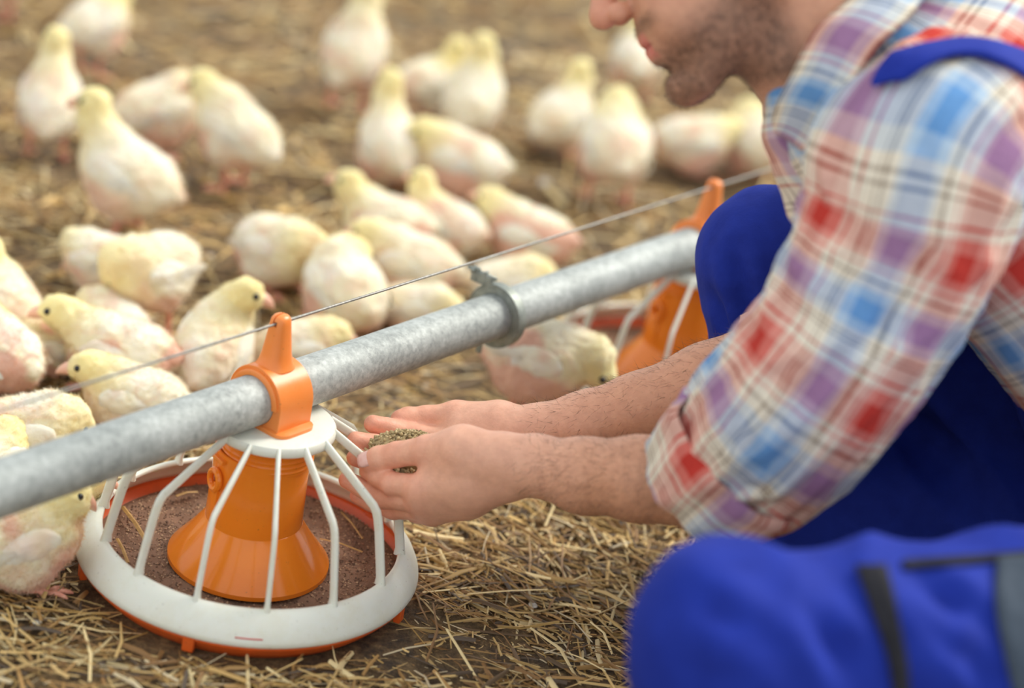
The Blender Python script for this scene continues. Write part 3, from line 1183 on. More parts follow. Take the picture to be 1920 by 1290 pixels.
# back rows, from the left
chick(95, 178, .105, 102, .84, (.042, 0, .096), (10, 0), 'white chick standing at far left with back turned and yellow head up', pitch=34, pink=.45)
chick(178, 38, .105, 55, .84, (.060, 0, .07), (10, 0), 'tan yellow chick cut by the top edge near the upper left corner', pitch=24, pink=.5, yellow=1.5)
chick(20, -62, .100, 200, .85, AL, (0, 0), 'chick beyond the upper left corner with only pink legs showing')
chick(242, 328, .090, 160, .97, (.066, 0, .082), (8, -8), 'upright chick with stretched yellow neck facing away left, upper left', pitch=16, pink=.3, nf=4500)
chick(300, 198, .078, 32, .90, (.086, 0, .006), (-5, -40), 'hunched pinkish chick with head hidden, left of the chick with pink feet', pitch=18, pink=.85)
chick(446, 240, .102, 158, .90, (.072, .004, .058), (15, -25), 'chick on bright pink feet leaning left, touching the hunched chick', pitch=26, pink=.45, nf=4000)
chick(664, 88, .110, 80, .95, (.034, 0, .112), (0, 5), 'tall chick standing alone with its back turned at the top centre', pitch=42, pink=.45)
chick(812, 150, .082, 40, .86, (.046, 0, .066), (-55, 5), 'yellowish chick behind two others, upper centre, looking right', pink=.3, yellow=1.4)
chick(885, 182, .082, 82, .92, (.030, 0, .090), (0, 0), 'bright white chick upright in the upper centre cluster, rightmost there', pitch=34, pink=.2, nf=4000)
chick(735, 262, .080, 115, .88, (.052, 0, .095), (10, 0), 'chick with long yellow neck at left of the upper centre cluster', pitch=20, pink=.6)
chick(868, 302, .072, 165, .90, (.074, .014, .034), (25, -35), 'plump cream chick with lowered head, front of the upper centre cluster', pitch=4, pink=.5)
chick(1050, 218, .076, 60, .86, (.044, 0, .082), (0, 0), 'small chick with raised head left of the big white chick, upper right', pitch=24, pink=.25)
chick(1158, 262, .094, 100, 1.04, (.050, 0, .050), (0, -10), 'big white chick facing away below the farmer\'s mouth', pitch=18, pink=.5)
chick(1300, 262, .066, 20, .86, (.070, 0, .030), (0, -20), 'cream chick resting below the farmer\'s chin', pitch=4, pink=.8, stand=False)
chick(1420, 256, .076, 110, .90, (.050, 0, .045), (0, -10), 'pale chick between the bearded chin and the checked collar', pink=.6)
chick(1195, 110, .085, 95, .85, AL, (0, 0), 'small far chick peeping out in front of the farmer\'s lips')
# middle rows
chick(196, 478, .066, 160, .72, (.060, 0, -.010), (0, -50), 'chick pecking down, half hidden behind a plump chick at left', pitch=-6, pink=.5)
chick(285, 492, .098, 235, .86, (.055, -.012, -.004), (-30, -60), 'plump chick standing with tucked head and one pink foot, mid left', pitch=2, pink=.35, nf=5200, stance=(.0, -.01))
chick(520, 462, .062, 318, .88, (.064, .026, .018), (60, -35), 'fluffed chick preening its side, left of the resting group', stand=False, pitch=12, pink=.5, nf=4200)
chick(728, 412, .056, 172, .84, (.074, .0, .054), (-5, 0), 'resting chick with raised head and pink beak pointing left, centre', stand=False, pitch=3, pink=.7, nf=4200)
chick(840, 420, .058, 155, .78, (.066, .0, .066), (-5, 0), 'chick resting behind the raised-beak chick, head up, centre', stand=False, pitch=4, pink=.9)
chick(995, 434, .062, 166, .84, (.080, -.006, .040), (-10, 0), 'pinkish chick lying stretched just above the wire, head to the left', pitch=3, pink=1.2, nf=4200, stand=False)
chick(775, 486, .058, 165, .86, (.082, 0, .026), (0, -10), 'long white chick lying behind the plump round one, centre', stand=False, pitch=3, pink=.4, nf=4200)
chick(650, 534, .064, 120, .95, (.060, -.036, .018), (-60, -15), 'plump round white chick with turned head, resting beside the wire', stand=False, pitch=8, pink=.4, nf=5200)
chick(785, 570, .052, 345, .68, (.070, 0, .004), (0, -35), 'yellow-necked chick pecking just behind the pipe, right of the plump one', stand=False, pink=.3)
chick(560, 640, .052, 20, .70, (.066, 0, .026), (0, -10), 'small white chick lying behind the orange horn', stand=False, pink=.3)
chick(955, 520, .056, 15, .72, (.06, 0, .02), (0, -20), 'white chick mostly hidden behind the pipe at the coupling', stand=False, pink=.2)
chick(400, 645, .070, 84, .84, (.034, -.030, .075), (-70, -14), 'chick seated with its back turned and yellow head turned right, left of the horn', stand=False, pitch=26, pink=.45, nf=7000)
# left foreground
chick(226, 662, .058, 174, .84, (.090, .006, .040), (8, -10), 'chick with dark eye gazing left, upper of the two watchful chicks', stand=False, pitch=2, pink=.6, nf=8000)
chick(256, 742, .058, 176, .77, (.074, .010, .036), (12, -8), 'chick with dark eye just above the pipe, lower of two watchful chicks', stand=False, pitch=4, pink=.45, nf=9000)
chick(212, 600, .050, 165, .62, (.05, 0, .0), (0, -30), 'pinkish chick whose back shows behind the upper watchful chick', stand=False, pink=1.1)
chick(-6, 560, .062, 140, .84, (.034, 0, .060), (0, 0), 'chick with yellow head cut by the left edge, upper of two', stand=False, pitch=16, pink=.7)
chick(-14, 655, .058, 150, .86, (.05, 0, .03), (0, 0), 'pinkish round chick cut by the left edge, lower of two', stand=False, pink=1.2, nf=6000)
chick(105, 652, .046, 200, .60, (.05, 0, .01), (0, -20), 'pink flanked chick squeezed between the edge chicks and the watchful pair', stand=False, pink=1.2)
chick(45, 800, .054, 18, .76, (.07, .0, .01), (0, -20), 'white chick lying behind the pipe at the left edge', stand=False, pink=.7, nf=7000)
chick(-22, 850, .050, 60, .65, (.05, 0, .02), (0, 0), 'yellow chick tip showing at the left edge right above the pipe', stand=False, pink=.1, yellow=1.4)
# at the near feeder
chick(40, 1006, .070, 26, .78, (.052, -.004, .062), (-8, -26), 'chick in sharp focus eating from the near pan, below the pipe', stand=False, pitch=22, pink=.5, nf=18000)
chick(98, 925, .058, 5, .62, (.066, .0, .044), (-5, -12), 'chick beneath the pipe whose pink beak pokes between the ribs', stand=False, pitch=10, pink=.4, nf=6000)
# at the far feeder
chick(1005, 664, .112, 350, .92, (.082, 0, -.004), (-5, -35), 'chick on pink feet under the pipe bending towards the farther feeder', pitch=-6, pink=.8, nf=4500)

# ------------------------------------------------------------------ the farmer
def unit(a):
    a = np.array(a, float)
    return a / np.linalg.norm(a)


person = empty('person', (.45, 1.75, 0))
tag(person, 'man in checked shirt and blue dungarees crouching, holding feed in cupped hands', 'person')
PO = np.array([.45, 1.75, 0])


def pobj(name, V, Q, mat, parent=None, **kw):
    o = make_obj(name, np.asarray(V, float) - (PO if parent is None else 0), Q, mat, parent or person, **kw)
    return o


# ---- skin material
def m_skin():
    t = NT('skin')
    a = t.n('ShaderNodeAttribute', attribute_name='Col')
    nz = t.noise(95, 5, .65)
    r_ = t.ramp([(.3, (.86, .80, .78, 1)), (.7, (1.08, 1.08, 1.06, 1))])
    t.l(nz, 'Fac', r_, 'Fac')
    mx = t.n('ShaderNodeMix', data_type='RGBA', blend_type='MULTIPLY', i_0=.8)
    t.l(a, 'Color', mx, 6); t.l(r_, 'Color', mx, 7)
    t.l(mx, 2, t.b, 'Base Color')
    t.set(Roughness=.46)
    t.b.inputs['Subsurface Weight'].default_value = .18
    t.b.inputs['Subsurface Radius'].default_value = (.010, .004, .002)
    t.b.inputs['Subsurface Scale'].default_value = 1
    t.b.inputs['Specular IOR Level'].default_value = .4
    n2 = t.noise(420, 3, .6)
    n3 = t.noise(130, 3, .6)
    ad = t.n('ShaderNodeMath', operation='ADD')
    t.l(n2, 'Fac', ad, 0); t.l(n3, 'Fac', ad, 1)
    t.bump(ad, 0, .22, .0016)
    return t.m


M['skin'] = m_skin()
sk_base, sk_tan, sk_red, sk_pale, sk_beard, sk_lip = [np.array(lin(c)[:3]) for c in ((234, 180, 152), (212, 156, 124), (230, 146, 122), (240, 196, 172), (100, 74, 60), (212, 124, 114))]

body_V, body_Q, body_C = [], [], []


def add_body(V, Q, col):
    off = sum(len(v) for v in body_V)
    body_V.append(V); body_Q.append(Q + off); body_C.append(col)


# ---- left arm and hand (towards the camera)
Lw = [at(*p) for p in ((1440, 915, 1.86), (1330, 908, 1.885), (1200, 898, 1.915), (1095, 892, 1.945), (1010, 874, 1.965), (966, 872, 1.975))]
Lr = [.043, .041, .0375, .0335, .0265, .0245]
lo = np.min(Lw, 0) - .06
hi = np.max(Lw, 0) + .06
tips = np.array([at(640, 760, 2.12), at(640, 1010, 1.92), at(640, 900, 2.1)])
lo = np.minimum(lo, tips.min(0)); hi = np.maximum(hi, tips.max(0))
FL = Field(lo, hi, .0018)
FL.chain(Lw, Lr, .012)
wr = Lw[-1]
FL.cone(at(1000, 856, 1.968), at(966, 858, 1.972), .018, .016, .01)
FL.cone(at(1000, 892, 1.975), at(960, 892, 1.980), .017, .016, .01)
# index, middle, ring, little: MCP PIP DIP tip
LF = [
    ([(786, 914, 1.990), (735, 907, 2.010), (708, 894, 2.024), (690, 882, 2.030)], (.0125, .0108, .0098, .0086)),
    ([(788, 937, 2.000), (720, 932, 2.030), (682, 916, 2.040), (651, 900, 2.046)], (.0128, .0108, .0098, .0084)),
    ([(798, 953, 2.014), (738, 953, 2.046), (700, 942, 2.054), (671, 929, 2.058)], (.0125, .0104, .0094, .0080)),
    ([(812, 961, 2.028), (766, 963, 2.060), (741, 957, 2.066), (720, 948, 2.070)], (.0120, .0096, .0086, .0074)),
]
wpts = [(955, 858, 1.966), (958, 872, 1.970), (955, 888, 1.976), (948, 900, 1.984)]
for (pts, rad), wp in zip(LF, wpts):
    mcp = at(*pts[0])
    FL.chain([at(*wp), (at(*wp) + mcp) / 2 + CU * -.001, mcp], [.0185, .0165, rad[0] + .0012], .014)
# heel of the hand and thenar mass
FL.ell(at(880, 895, 1.985), (.030, .026, .021), np.stack([CR, CU, -CF], 1), .014)
LT = [at(*p) for p in ((925, 850, 1.966), (868, 842, 1.972), (802, 844, 1.990), (745, 852, 2.008), (710, 860, 2.018), (692, 866, 2.022))]
FL.chain(LT[:3], [.0195, .0200, .0150], .014)
FL.cone(at(905, 862, 1.972), at(822, 884, 1.988), .018, .012, .012)
for (pts, rad) in LF:
    P3 = [at(*p) for p in pts]
    FL.cone(P3[0], P3[1], rad[0], rad[1], .002)
    FL.cone(P3[1], P3[2], rad[1], rad[2], .0012)
    FL.cone(P3[2], P3[3], rad[2], rad[3], .0012)
    FL.ell(P3[1], (rad[1] * 1.06,) * 3, None, .003)
FL.cone(LT[2], LT[3], .0138, .0118, .0035)
FL.cone(LT[3], LT[4], .0120, .0116, .004)
FL.cone(LT[4], LT[5], .0116, .0098, .004)
V, Q = FL.mesh(1)
N = vnormals(V, Q)


def near(V, pts, r0):
    m = np.zeros(len(V))
    for p in pts:
        m = np.maximum(m, np.clip(1 - np.linalg.norm(V - p, axis=1) / r0, 0, 1))
    return m


def arm_col(V, wrist, elbow, joints, tipsp):
    ax = elbow - wrist
    s = np.clip(((V - wrist) @ ax) / (ax @ ax), 0, 1)
    tn = np.clip((s - .02) / .35, 0, 1)[:, None]
    col = sk_base * (1 - tn) + sk_tan * tn
    m = near(V, joints, .022)[:, None] * .55
    col = col * (1 - m) + sk_red * m
    m = near(V, tipsp, .020)[:, None] * .65
    col = col * (1 - m) + sk_red * m
    return np.concatenate([col, np.ones((len(V), 1))], 1)


jl = [at(*p) for pts, _ in LF for p in pts[:2]] + [LT[2], LT[3]]
tl = [at(*pts[3]) for pts, _ in LF] + [LT[5]]
add_body(V, Q, arm_col(V, wr, Lw[0], jl, tl))
arm_mesh = [(V, Q, N, wr, Lw[0])]

# ---- right arm and hand (far side)
Rw = [at(*p) for p in ((1540, 650, 2.01), (1330, 727, 2.050), (1200, 775, 2.070), (1100, 801, 2.078), (1010, 812, 2.085), (962, 812, 2.085))]
Rr = [.046, .042, .038, .034, .027, .0255]
lo = np.minimum(np.min(Rw, 0) - .06, np.min([at(640, 740, 2.2), at(640, 950, 2.0)], 0))
hi = np.maximum(np.max(Rw, 0) + .06, np.max([at(640, 740, 2.2), at(640, 950, 2.0)], 0))
FR = Field(lo, hi, .0018)
FR.chain(Rw, Rr, .012)
RF = [
    ([(838, 828, 2.090), (768, 815, 2.092), (725, 803, 2.086), (699, 795, 2.080)], (.0125, .0112, .0104, .0090)),
    ([(832, 846, 2.082), (752, 845, 2.078), (702, 834, 2.068), (667, 826, 2.060)], (.0128, .0112, .0104, .0090)),
    ([(834, 868, 2.074), (752, 874, 2.066), (702, 868, 2.056), (666, 858, 2.050)], (.0125, .0108, .0098, .0086)),
    ([(842, 886, 2.068), (790, 893, 2.064), (758, 890, 2.060), (736, 886, 2.056)], (.0115, .0096, .0088, .0078)),
]
for (pts, rad), wp in zip(RF, [(948, 806, 2.092), (950, 818, 2.090), (950, 832, 2.086), (945, 846, 2.080)]):
    mcp = at(*pts[0])
    FR.chain([at(*wp), mcp], [.0185, rad[0] + .001], .014)
RT = [at(*p) for p in ((930, 792, 2.098), (856, 782, 2.106), (800, 784, 2.108), (765, 785, 2.104), (750, 786, 2.100))]
FR.chain(RT[:2], [.0200, .0165], .014)
FR.cone(at(930, 800, 2.090), at(868, 805, 2.092), .021, .014, .014)
for (pts, rad) in RF:
    P3 = [at(*p) for p in pts]
    FR.cone(P3[0], P3[1], rad[0], rad[1], .004)
    FR.cone(P3[1], P3[2], rad[1], rad[2], .0025)
    FR.cone(P3[2], P3[3], rad[2], rad[3], .0025)
FR.cone(RT[1], RT[2], .0150, .0122, .006)
FR.cone(RT[2], RT[3], .0122, .0112, .004)
FR.cone(RT[3], RT[4], .0112, .0096, .004)
V, Q = FR.mesh(1)
jr = [at(*p) for pts, _ in RF for p in pts[1:3]] + [RT[1], RT[2]]
tr_ = [at(*pts[3]) for pts, _ in RF] + [RT[4]]
add_body(V, Q, arm_col(V, Rw[-1], Rw[0], jr, tr_))
arm_mesh.append((V, Q, vnormals(V, Q), Rw[-1], Rw[0]))

# ---- head and neck (head frame: x forward, y his left, z up)
AL_ = math.radians(24)
hX = unit(-math.cos(AL_) * CR - math.sin(AL_) * CU + .05 * CF)
hZ = unit(-math.sin(AL_) * CR + math.cos(AL_) * CU)
hZ = unit(hZ - hX * (hZ @ hX))
hY = np.cross(hZ, hX)
HO = at(1357, -139, 1.86)
HS = 1.10
RH = np.stack([hX, hY, hZ], 1)
hp = lambda x, y, z: HO + HS * (RH @ np.array([x, y, z]))
nb_c = at(1590, 175, 1.87)
lo = np.minimum(HO - .20, nb_c - .12); hi = np.maximum(HO + .20, nb_c + .12)
FH = Field(lo, hi, .0026)
E_ = lambda c, rad, k=.012, sub=False, rot=None: FH.ell(hp(*c), np.array(rad) * HS, RH if rot is None else RH @ rot, k, sub)
K_ = lambda a, b, r1, r2, k=.01, sub=False: FH.cone(hp(*a), hp(*b), r1 * HS, r2 * HS, k, sub)
E_((-.012, 0, .042), (.094, .074, .084))
E_((.030, 0, -.015), (.062, .060, .080), .03)
E_((.050, 0, -.050), (.040, .046, .052), .02)
for s in (-1, 1):
    K_((-.004, s * .054, -.050), (.066, s * .016, -.104), .0165, .0145, .022)
    K_((-.006, s * .056, -.010), (-.004, s * .054, -.055), .014, .016, .02)
    E_((.058, s * .040, -.010), (.022, .020, .017), .016)
    E_((.060, s * .036, -.045), (.028, .018, .028), .02)
    K_((.080, s * .010, .036), (.062, s * .046, .034), .009, .008, .012)
E_((.079, 0, -.104), (.0165, .020, .016), .012)
E_((.074, 0, -.062), (.024, .030, .030), .014)
# nose
K_((.086, 0, .026), (.113, 0, -.020), .0085, .0110, .008)
E_((.1155, 0, -.0265), (.0120, .0115, .0105), .005)
for s in (-1, 1):
    E_((.1030, s * .0125, -.0290), (.0100, .0070, .0085), .004)
    E_((.1070, s * .0065, -.0375), (.0050, .0033, .0035), .002, True)
# lips and mouth line
E_((.0890, 0, -.0560), (.0085, .0200, .0070), .005)
E_((.0865, 0, -.0720), (.0080, .0180, .0066), .005)
E_((.0955, 0, -.0640), (.0140, .0230, .0014), .003, True)
E_((.0900, 0, -.0865), (.0100, .0160, .0050), .006, True)
# eye sockets
for s in (-1, 1):
    E_((.086, s * .031, .016), (.014, .017, .011), .008, True)
# ears
for s in (-1, 1):
    rt = rotm(0, 0)
    E_((-.010, s * .072, -.015), (.018, .0075, .034), .004)
    E_((-.007, s * .079, -.008), (.010, .0050, .020), .003, True)
    E_((-.004, s * .0715, -.046), (.0085, .0065, .0110), .004)
# neck
nk0 = hp(-.030, 0, -.045)
FH.cone(nk0, nb_c, .056, .066, .03)
FH.cone(hp(.012, .018, -.080), nb_c + CR * -.03, .030, .035, .025)
V, Q = FH.mesh(1)
L = (V - HO) @ RH / HS
col = np.tile((sk_base * .25 + sk_tan * .75) * .9, (len(V), 1))
rd_ = np.clip(1 - np.linalg.norm(L - [.112, 0, -.026], axis=1) / .03, 0, 1)[:, None] * .6
rd_ = np.maximum(rd_, near(V, [hp(-.01, .075, -.03)], .04)[:, None] * .6)
rd_ = np.maximum(rd_, .35 * near(V, [hp(.06, .05, -.02)], .04)[:, None])
col = col * (1 - rd_) + sk_red * rd_
# beard: jaw, chin, upper lip; a soft upper border on the cheek
zb = -.036 - .30 * np.clip(L[:, 0] - .0, 0, .1)          # cheek line falls towards the mouth
bm_ = np.clip((zb - L[:, 2]) / .022, 0, 1)
bm_ *= np.clip((L[:, 0] + .020) / .02, 0, 1)
neckline = np.clip(((L[:, 2] + .128) + .35 * np.clip(.05 - L[:, 0], 0, 1)) / .016, 0, 1)
bm_ *= neckline
mou = np.clip((L[:, 0] - .078) / .008, 0, 1) * np.clip((-.040 - L[:, 2]) / .006, 0, 1) * np.clip((L[:, 2] + .056) / .005, 0, 1)
bm_ = np.maximum(bm_, mou * .7)
sideb = np.clip(1 - np.abs(L[:, 0] - .014) / .016, 0, 1) * np.clip((.04 - L[:, 2]) / .01, 0, 1) * np.clip((L[:, 2] + .06) / .01, 0, 1) * (np.abs(L[:, 1]) > .03)
bm_ = np.maximum(bm_, sideb * .75)
lipm = np.clip(1 - (np.abs(L[:, 2] + .064) / .013) ** 3, 0, 1) * np.clip((L[:, 0] - .0815) / .005, 0, 1) * (np.abs(L[:, 1]) < .022)
bm_ = bm_ * (1 - lipm)
nzb = .75 + .25 * vnoise(V, 220, 3)
bmm = (bm_ * nzb * .86)[:, None]
col = col * (1 - bmm) + sk_beard * bmm
col = col * (1 - lipm[:, None]) + sk_lip * lipm[:, None]
add_body(V, Q, np.concatenate([col, np.ones((len(V), 1))], 1))
head_V, head_Q, head_N, head_beard = V, Q, vnormals(V, Q), bm_

# ---- torso and limbs under the clothes (coarse)
SL = at(1735, 262, 1.755)
SR = SL + np.array([.07, .36, -.02])
SC = (SL + SR) / 2
PC = np.array([.71, 1.80, .31])
KL = at(1372, 1212, 1.545)
HL = np.array([.65, 1.60, .25])
ML = at(1905, 1232, 1.62)
HR = np.array([.66, 1.95, .28])
KR = at(1448, 492, 2.14)
ANL = np.array([.47, 1.40, .075])
ANR = np.array([.345, 1.955, .07])
EL = at(1455, 905, 1.85)
ER = at(1575, 650, 2.01)
FB = Field((-.0, 1.1, -.0), (.95, 2.35, .85), .012)
FB.cone(SC, PC, .105, .115, .05)
FB.cone(SL, SR, .055, .055, .04)
FB.cone(nb_c, SC, .055, .07, .04)
FB.cone(SL, EL, .045, .038, .03); FB.cone(SR, ER, .045, .038, .03)
for a, b, c_, e in ((HL, KL, ANL, 0), (HR, KR, ANR, 0)):
    FB.cone(a, b, .075, .052, .04); FB.cone(b, c_, .048, .035, .03); FB.cone(c_, c_ + np.array([0, 0, -.03]), .030, .026, .02)
V, Q = FB.mesh(0)
add_body(V, Q, np.concatenate([np.tile(sk_base, (len(V), 1)), np.ones((len(V), 1))], 1))
body = pobj('body', np.concatenate(body_V), np.concatenate(body_Q), M['skin'], attrs={'Col': np.concatenate(body_C)})


def on_body(o):
    return o


# ---- hair strands: forearms, stubble
def strands(name, P, D, Ls, wd, mat, parent=None, taper=True, seed=0):
    n = len(P)
    r = np.random.default_rng(seed)
    D = D / np.linalg.norm(D, axis=1)[:, None]
    S = np.cross(D, r.normal(0, 1, (n, 3))); S /= np.linalg.norm(S, axis=1)[:, None] + 1e-9
    T = np.stack([P + S * wd, P - S * wd, P + D * Ls[:, None]], 1)
    o = pobj(name, T.reshape(-1, 3), np.arange(n * 3).reshape(-1, 3), mat)
    o['kind'] = 'stuff'
    return o


t = NT('body_hair'); nz = t.noise(300, 2)
r = t.ramp([(.3, lin((64, 44, 32))), (.7, lin((112, 82, 58)))])
t.l(nz, 'Fac', r, 'Fac'); t.l(r, 'Color', t.b, 'Base Color'); t.set(Roughness=.5)
M['hair'] = t.m
for ai, (V, Q, N, wrp, elp) in enumerate(arm_mesh):
    ax = unit(elp - wrp)
    s = (V[Q[:, 0]] - wrp) @ ax
    ok = np.nonzero((s > .004) & (s < .26))[0]
    r = np.random.default_rng(40 + ai)
    pk = r.choice(ok, 6500 if ai == 0 else 4000)
    P = V[Q[pk, 0]]; NN = N[Q[pk, 0]]
    # hair grows mostly on the outer, back side of the forearm
    sidev = -CF if ai == 0 else CU
    keep = r.random(len(pk)) < np.clip(.45 + .7 * (NN @ sidev) + .0, .06, 1) * np.clip(((P - wrp) @ ax) / .04, .15, 1)
    P, NN = P[keep], NN[keep]
    D = NN * .55 + (-ax) * .8 * np.where(r.random(len(P)) < .5, 1, .3)[:, None] + np.array([0, 0, -.35]) + r.normal(0, .35, (len(P), 3))
    strands('arm_hair', P, D, r.uniform(.006, .014, len(P)), .00011, M['hair'], seed=ai)
r = np.random.default_rng(77)
fm = head_beard[head_Q[:, 0]]
pk = r.choice(len(head_Q), 9000, p=fm / fm.sum())
P = head_V[head_Q[pk]].mean(1) + r.normal(0, .0008, (len(pk), 3))
D = head_N[head_Q[pk, 0]] + np.array([0, 0, -.7]) + r.normal(0, .3, (len(pk), 3))
strands('beard_stubble', P, D, r.uniform(.0015, .0035, len(P)), .00022, M['hair'], seed=5)
# hair cap
FHc = Field(HO - .16, HO + .16, .004)
FHc.ell(hp(-.014, 0, .046), np.array((.100, .080, .090)) * HS, RH, .01)
FHc.ell(hp(.050, 0, -.010), np.array((.080, .10, .070)) * HS, RH, .012, True)
FHc.ell(hp(-.005, 0, -.080), np.array((.090, .10, .060)) * HS, RH, .012, True)
V, Q = FHc.mesh(1)
V = V + .0025 * vnoise(V, 90, 3)[:, None]
pobj('hair', V, Q, M['hair'])
for s in (-1, 1):
    bm = bmesh.new(); bmesh.ops.create_uvsphere(bm, u_segments=20, v_segments=14, radius=.0125 * HS)
    t = NT('eyeball'); nz = t.noise(60, 1)
    rr = t.ramp([(.3, lin((232, 226, 220))), (.7, lin((240, 236, 232)))])
    t.l(nz, 'Fac', rr, 'Fac'); t.l(rr, 'Color', t.b, 'Base Color'); t.set(Roughness=.2)
    e = bm_obj('eye', bm, t.m, person); e.location = hp(.0735, s * .031, .016) - PO
    bm = bmesh.new(); bmesh.ops.create_uvsphere(bm, u_segments=16, v_segments=10, radius=.0062 * HS)
    e2 = bm_obj('iris', bm, M['eye'], e); e2.location = hX * .0085 * HS
    FHe = Field(hp(.06, s * .031, .016) - .035, hp(.06, s * .031, .016) + .035, .0018)
    FHe.ell(hp(.0735, s * .031, .0175), np.array((.0150, .0150, .0140)) * HS, RH, .002)
    FHe.ell(hp(.0900, s * .031, .0120), np.array((.016, .020, .0065)) * HS, RH, .002, True)
    V, Q = FHe.mesh(1)
    pobj('eyelid', V, Q, M['skin'], attrs={'Col': np.tile(np.append(sk_tan, 1), (len(V), 1))})
    FHb = Field(hp(.075, s * .030, .045) - .05, hp(.075, s * .030, .045) + .05, .002)
    FHb.chain([hp(.090, s * .012, .046), hp(.084, s * .034, .051), hp(.066, s * .052, .044)], [.0045, .005, .003], .002)
    V, Q = FHb.mesh(0)
    pobj('eyebrow', V, Q, M['hair'])


# thumbnails / nails
t = NT('nail'); nz = t.noise(150, 2)
rr = t.ramp([(.3, lin((226, 176, 164))), (.7, lin((238, 200, 190)))])
t.l(nz, 'Fac', rr, 'Fac'); t.l(rr, 'Color', t.b, 'Base Color'); t.set(Roughness=.25)
M['nail'] = t.m


def nail(tip, back, nrm, rad, name='nail', ln=.013, wd=.0075):
    d = unit(tip - back); n = unit(nrm - d * (np.array(nrm) @ d)); s = np.cross(d, n)
    V, Fc = [], []
    for i in range(7):
        f = i / 6
        x = (-.5 + f) * ln
        wv = wd * (1 - .25 * (2 * abs(f - .5)) ** 3)
        for j in range(7):
            g = (j / 6 - .5) * 2
            ang = g * wv / rad
            rr_ = rad * (1.03 - .10 * max(0, f - .55) ** 1.0)
            V.append(tip + d * (x + .001) + n * rr_ * math.cos(ang) + s * rr_ * math.sin(ang))
    for i in range(6):
        for j in range(6):
            Fc.append((i * 7 + j, i * 7 + j + 1, i * 7 + j + 8, i * 7 + j + 7))
    o = pobj(name, V, Fc, M['nail'])
    sm = o.modifiers.new('s', 'SOLIDIFY'); sm.thickness = .0006
    return o


nail(LT[5] - unit(LT[5] - LT[4]) * .002, LT[4], -CF * .85 + CU * .45 - CR * .1, .0108, 'thumbnail', .016, .0090)

# ---- clothes
def m_plaid():
    t = NT('checked_flannel')
    a = t.n('ShaderNodeAttribute', attribute_name='puv')
    sp = t.n('ShaderNodeSeparateXYZ')
    t.l(a, 'Vector', sp, 'Vector')
    cream, red, pink, blue, lblue, taupe = [lin(c) for c in ((230, 220, 200), (190, 58, 48), (216, 136, 122), (100, 148, 200), (174, 195, 214), (126, 106, 88))]
    st = [(0, cream), (.06, red), (.08, cream), (.13, pink), (.22, red), (.38, pink), (.43, cream), (.46, pink), (.48, cream), (.53, taupe), (.55, cream), (.60, lblue), (.66, blue), (.80, lblue), (.86, cream), (.90, taupe), (.915, cream), (.945, taupe), (.96, cream)]
    cols = []
    for ax, ph in (('X', .13), ('Y', .42)):
        m1 = t.n('ShaderNodeMath', operation='MULTIPLY_ADD', i_1=1 / .128, i_2=ph + 20)
        t.l(sp, ax, m1, 0)
        fr = t.n('ShaderNodeMath', operation='FRACT')
        t.l(m1, 0, fr, 0)
        rp = t.ramp(st, 'CONSTANT')
        t.l(fr, 0, rp, 'Fac')
        cols.append(rp)
    mx = t.n('ShaderNodeMix', data_type='RGBA', i_0=.5)
    t.l(cols[0], 'Color', mx, 6); t.l(cols[1], 'Color', mx, 7)
    nz = t.noise(60, 4)
    rr = t.ramp([(.3, (.9, .9, .9, 1)), (.7, (1.05, 1.05, 1.05, 1))])
    t.l(nz, 'Fac', rr, 'Fac')
    mm = t.n('ShaderNodeMix', data_type='RGBA', blend_type='MULTIPLY', i_0=1)
    t.l(mx, 2, mm, 6); t.l(rr, 'Color', mm, 7)
    t.l(mm, 2, t.b, 'Base Color')
    t.set(Roughness=.9)
    t.b.inputs['Specular IOR Level'].default_value = .2
    n2 = t.noise(55, 4, .6)
    t.bump(n2, 'Fac', .35, .006)
    return t.m


def m_cloth(name, c1, c2, scale=40, rough=.8):
    t = NT(name)
    nz = t.noise(scale, 5, .6)
    rr = t.ramp([(.3, lin(c1)), (.7, lin(c2))])
    t.l(nz, 'Fac', rr, 'Fac'); t.l(rr, 'Color', t.b, 'Base Color')
    t.set(Roughness=rough)
    t.b.inputs['Specular IOR Level'].default_value = .2
    n2 = t.noise(900, 2)
    ad = t.n('ShaderNodeMath', operation='MULTIPLY_ADD', i_1=.15)
    t.l(n2, 'Fac', ad, 0); t.l(nz, 'Fac', ad, 2)
    t.bump(ad, 0, .3, .004)
    return t.m


M['plaid'] = m_plaid()
M['blue'] = m_cloth('blue_workwear', (20, 40, 132), (26, 48, 148))
M['blue_strap'] = m_cloth('blue_strap', (22, 42, 138), (28, 50, 152), 120)
M['black'] = m_cloth('black_trim', (24, 24, 30), (40, 40, 46), 90)
M['slate'] = m_cloth('slate_patch', (56, 66, 78), (70, 80, 92), 90)
M['shoe'] = m_cloth('black_shoe', (30, 28, 28), (50, 46, 44), 60, .5)


def catmull(P, n):
    P = [np.array(p, float) for p in P]
    P = [2 * P[0] - P[1]] + P + [2 * P[-1] - P[-2]]
    out = []
    m = len(P) - 3
    for i in range(n):
        x = i / (n - 1) * m
        k = min(int(x), m - 1); t_ = x - k
        a, b, c, d = P[k:k + 4]
        out.append(.5 * ((2 * b) + (c - a) * t_ + (2 * a - 5 * b + 4 * c - d) * t_ ** 2 + (3 * b - a - 3 * c + d) * t_ ** 3))
    return np.array(out)


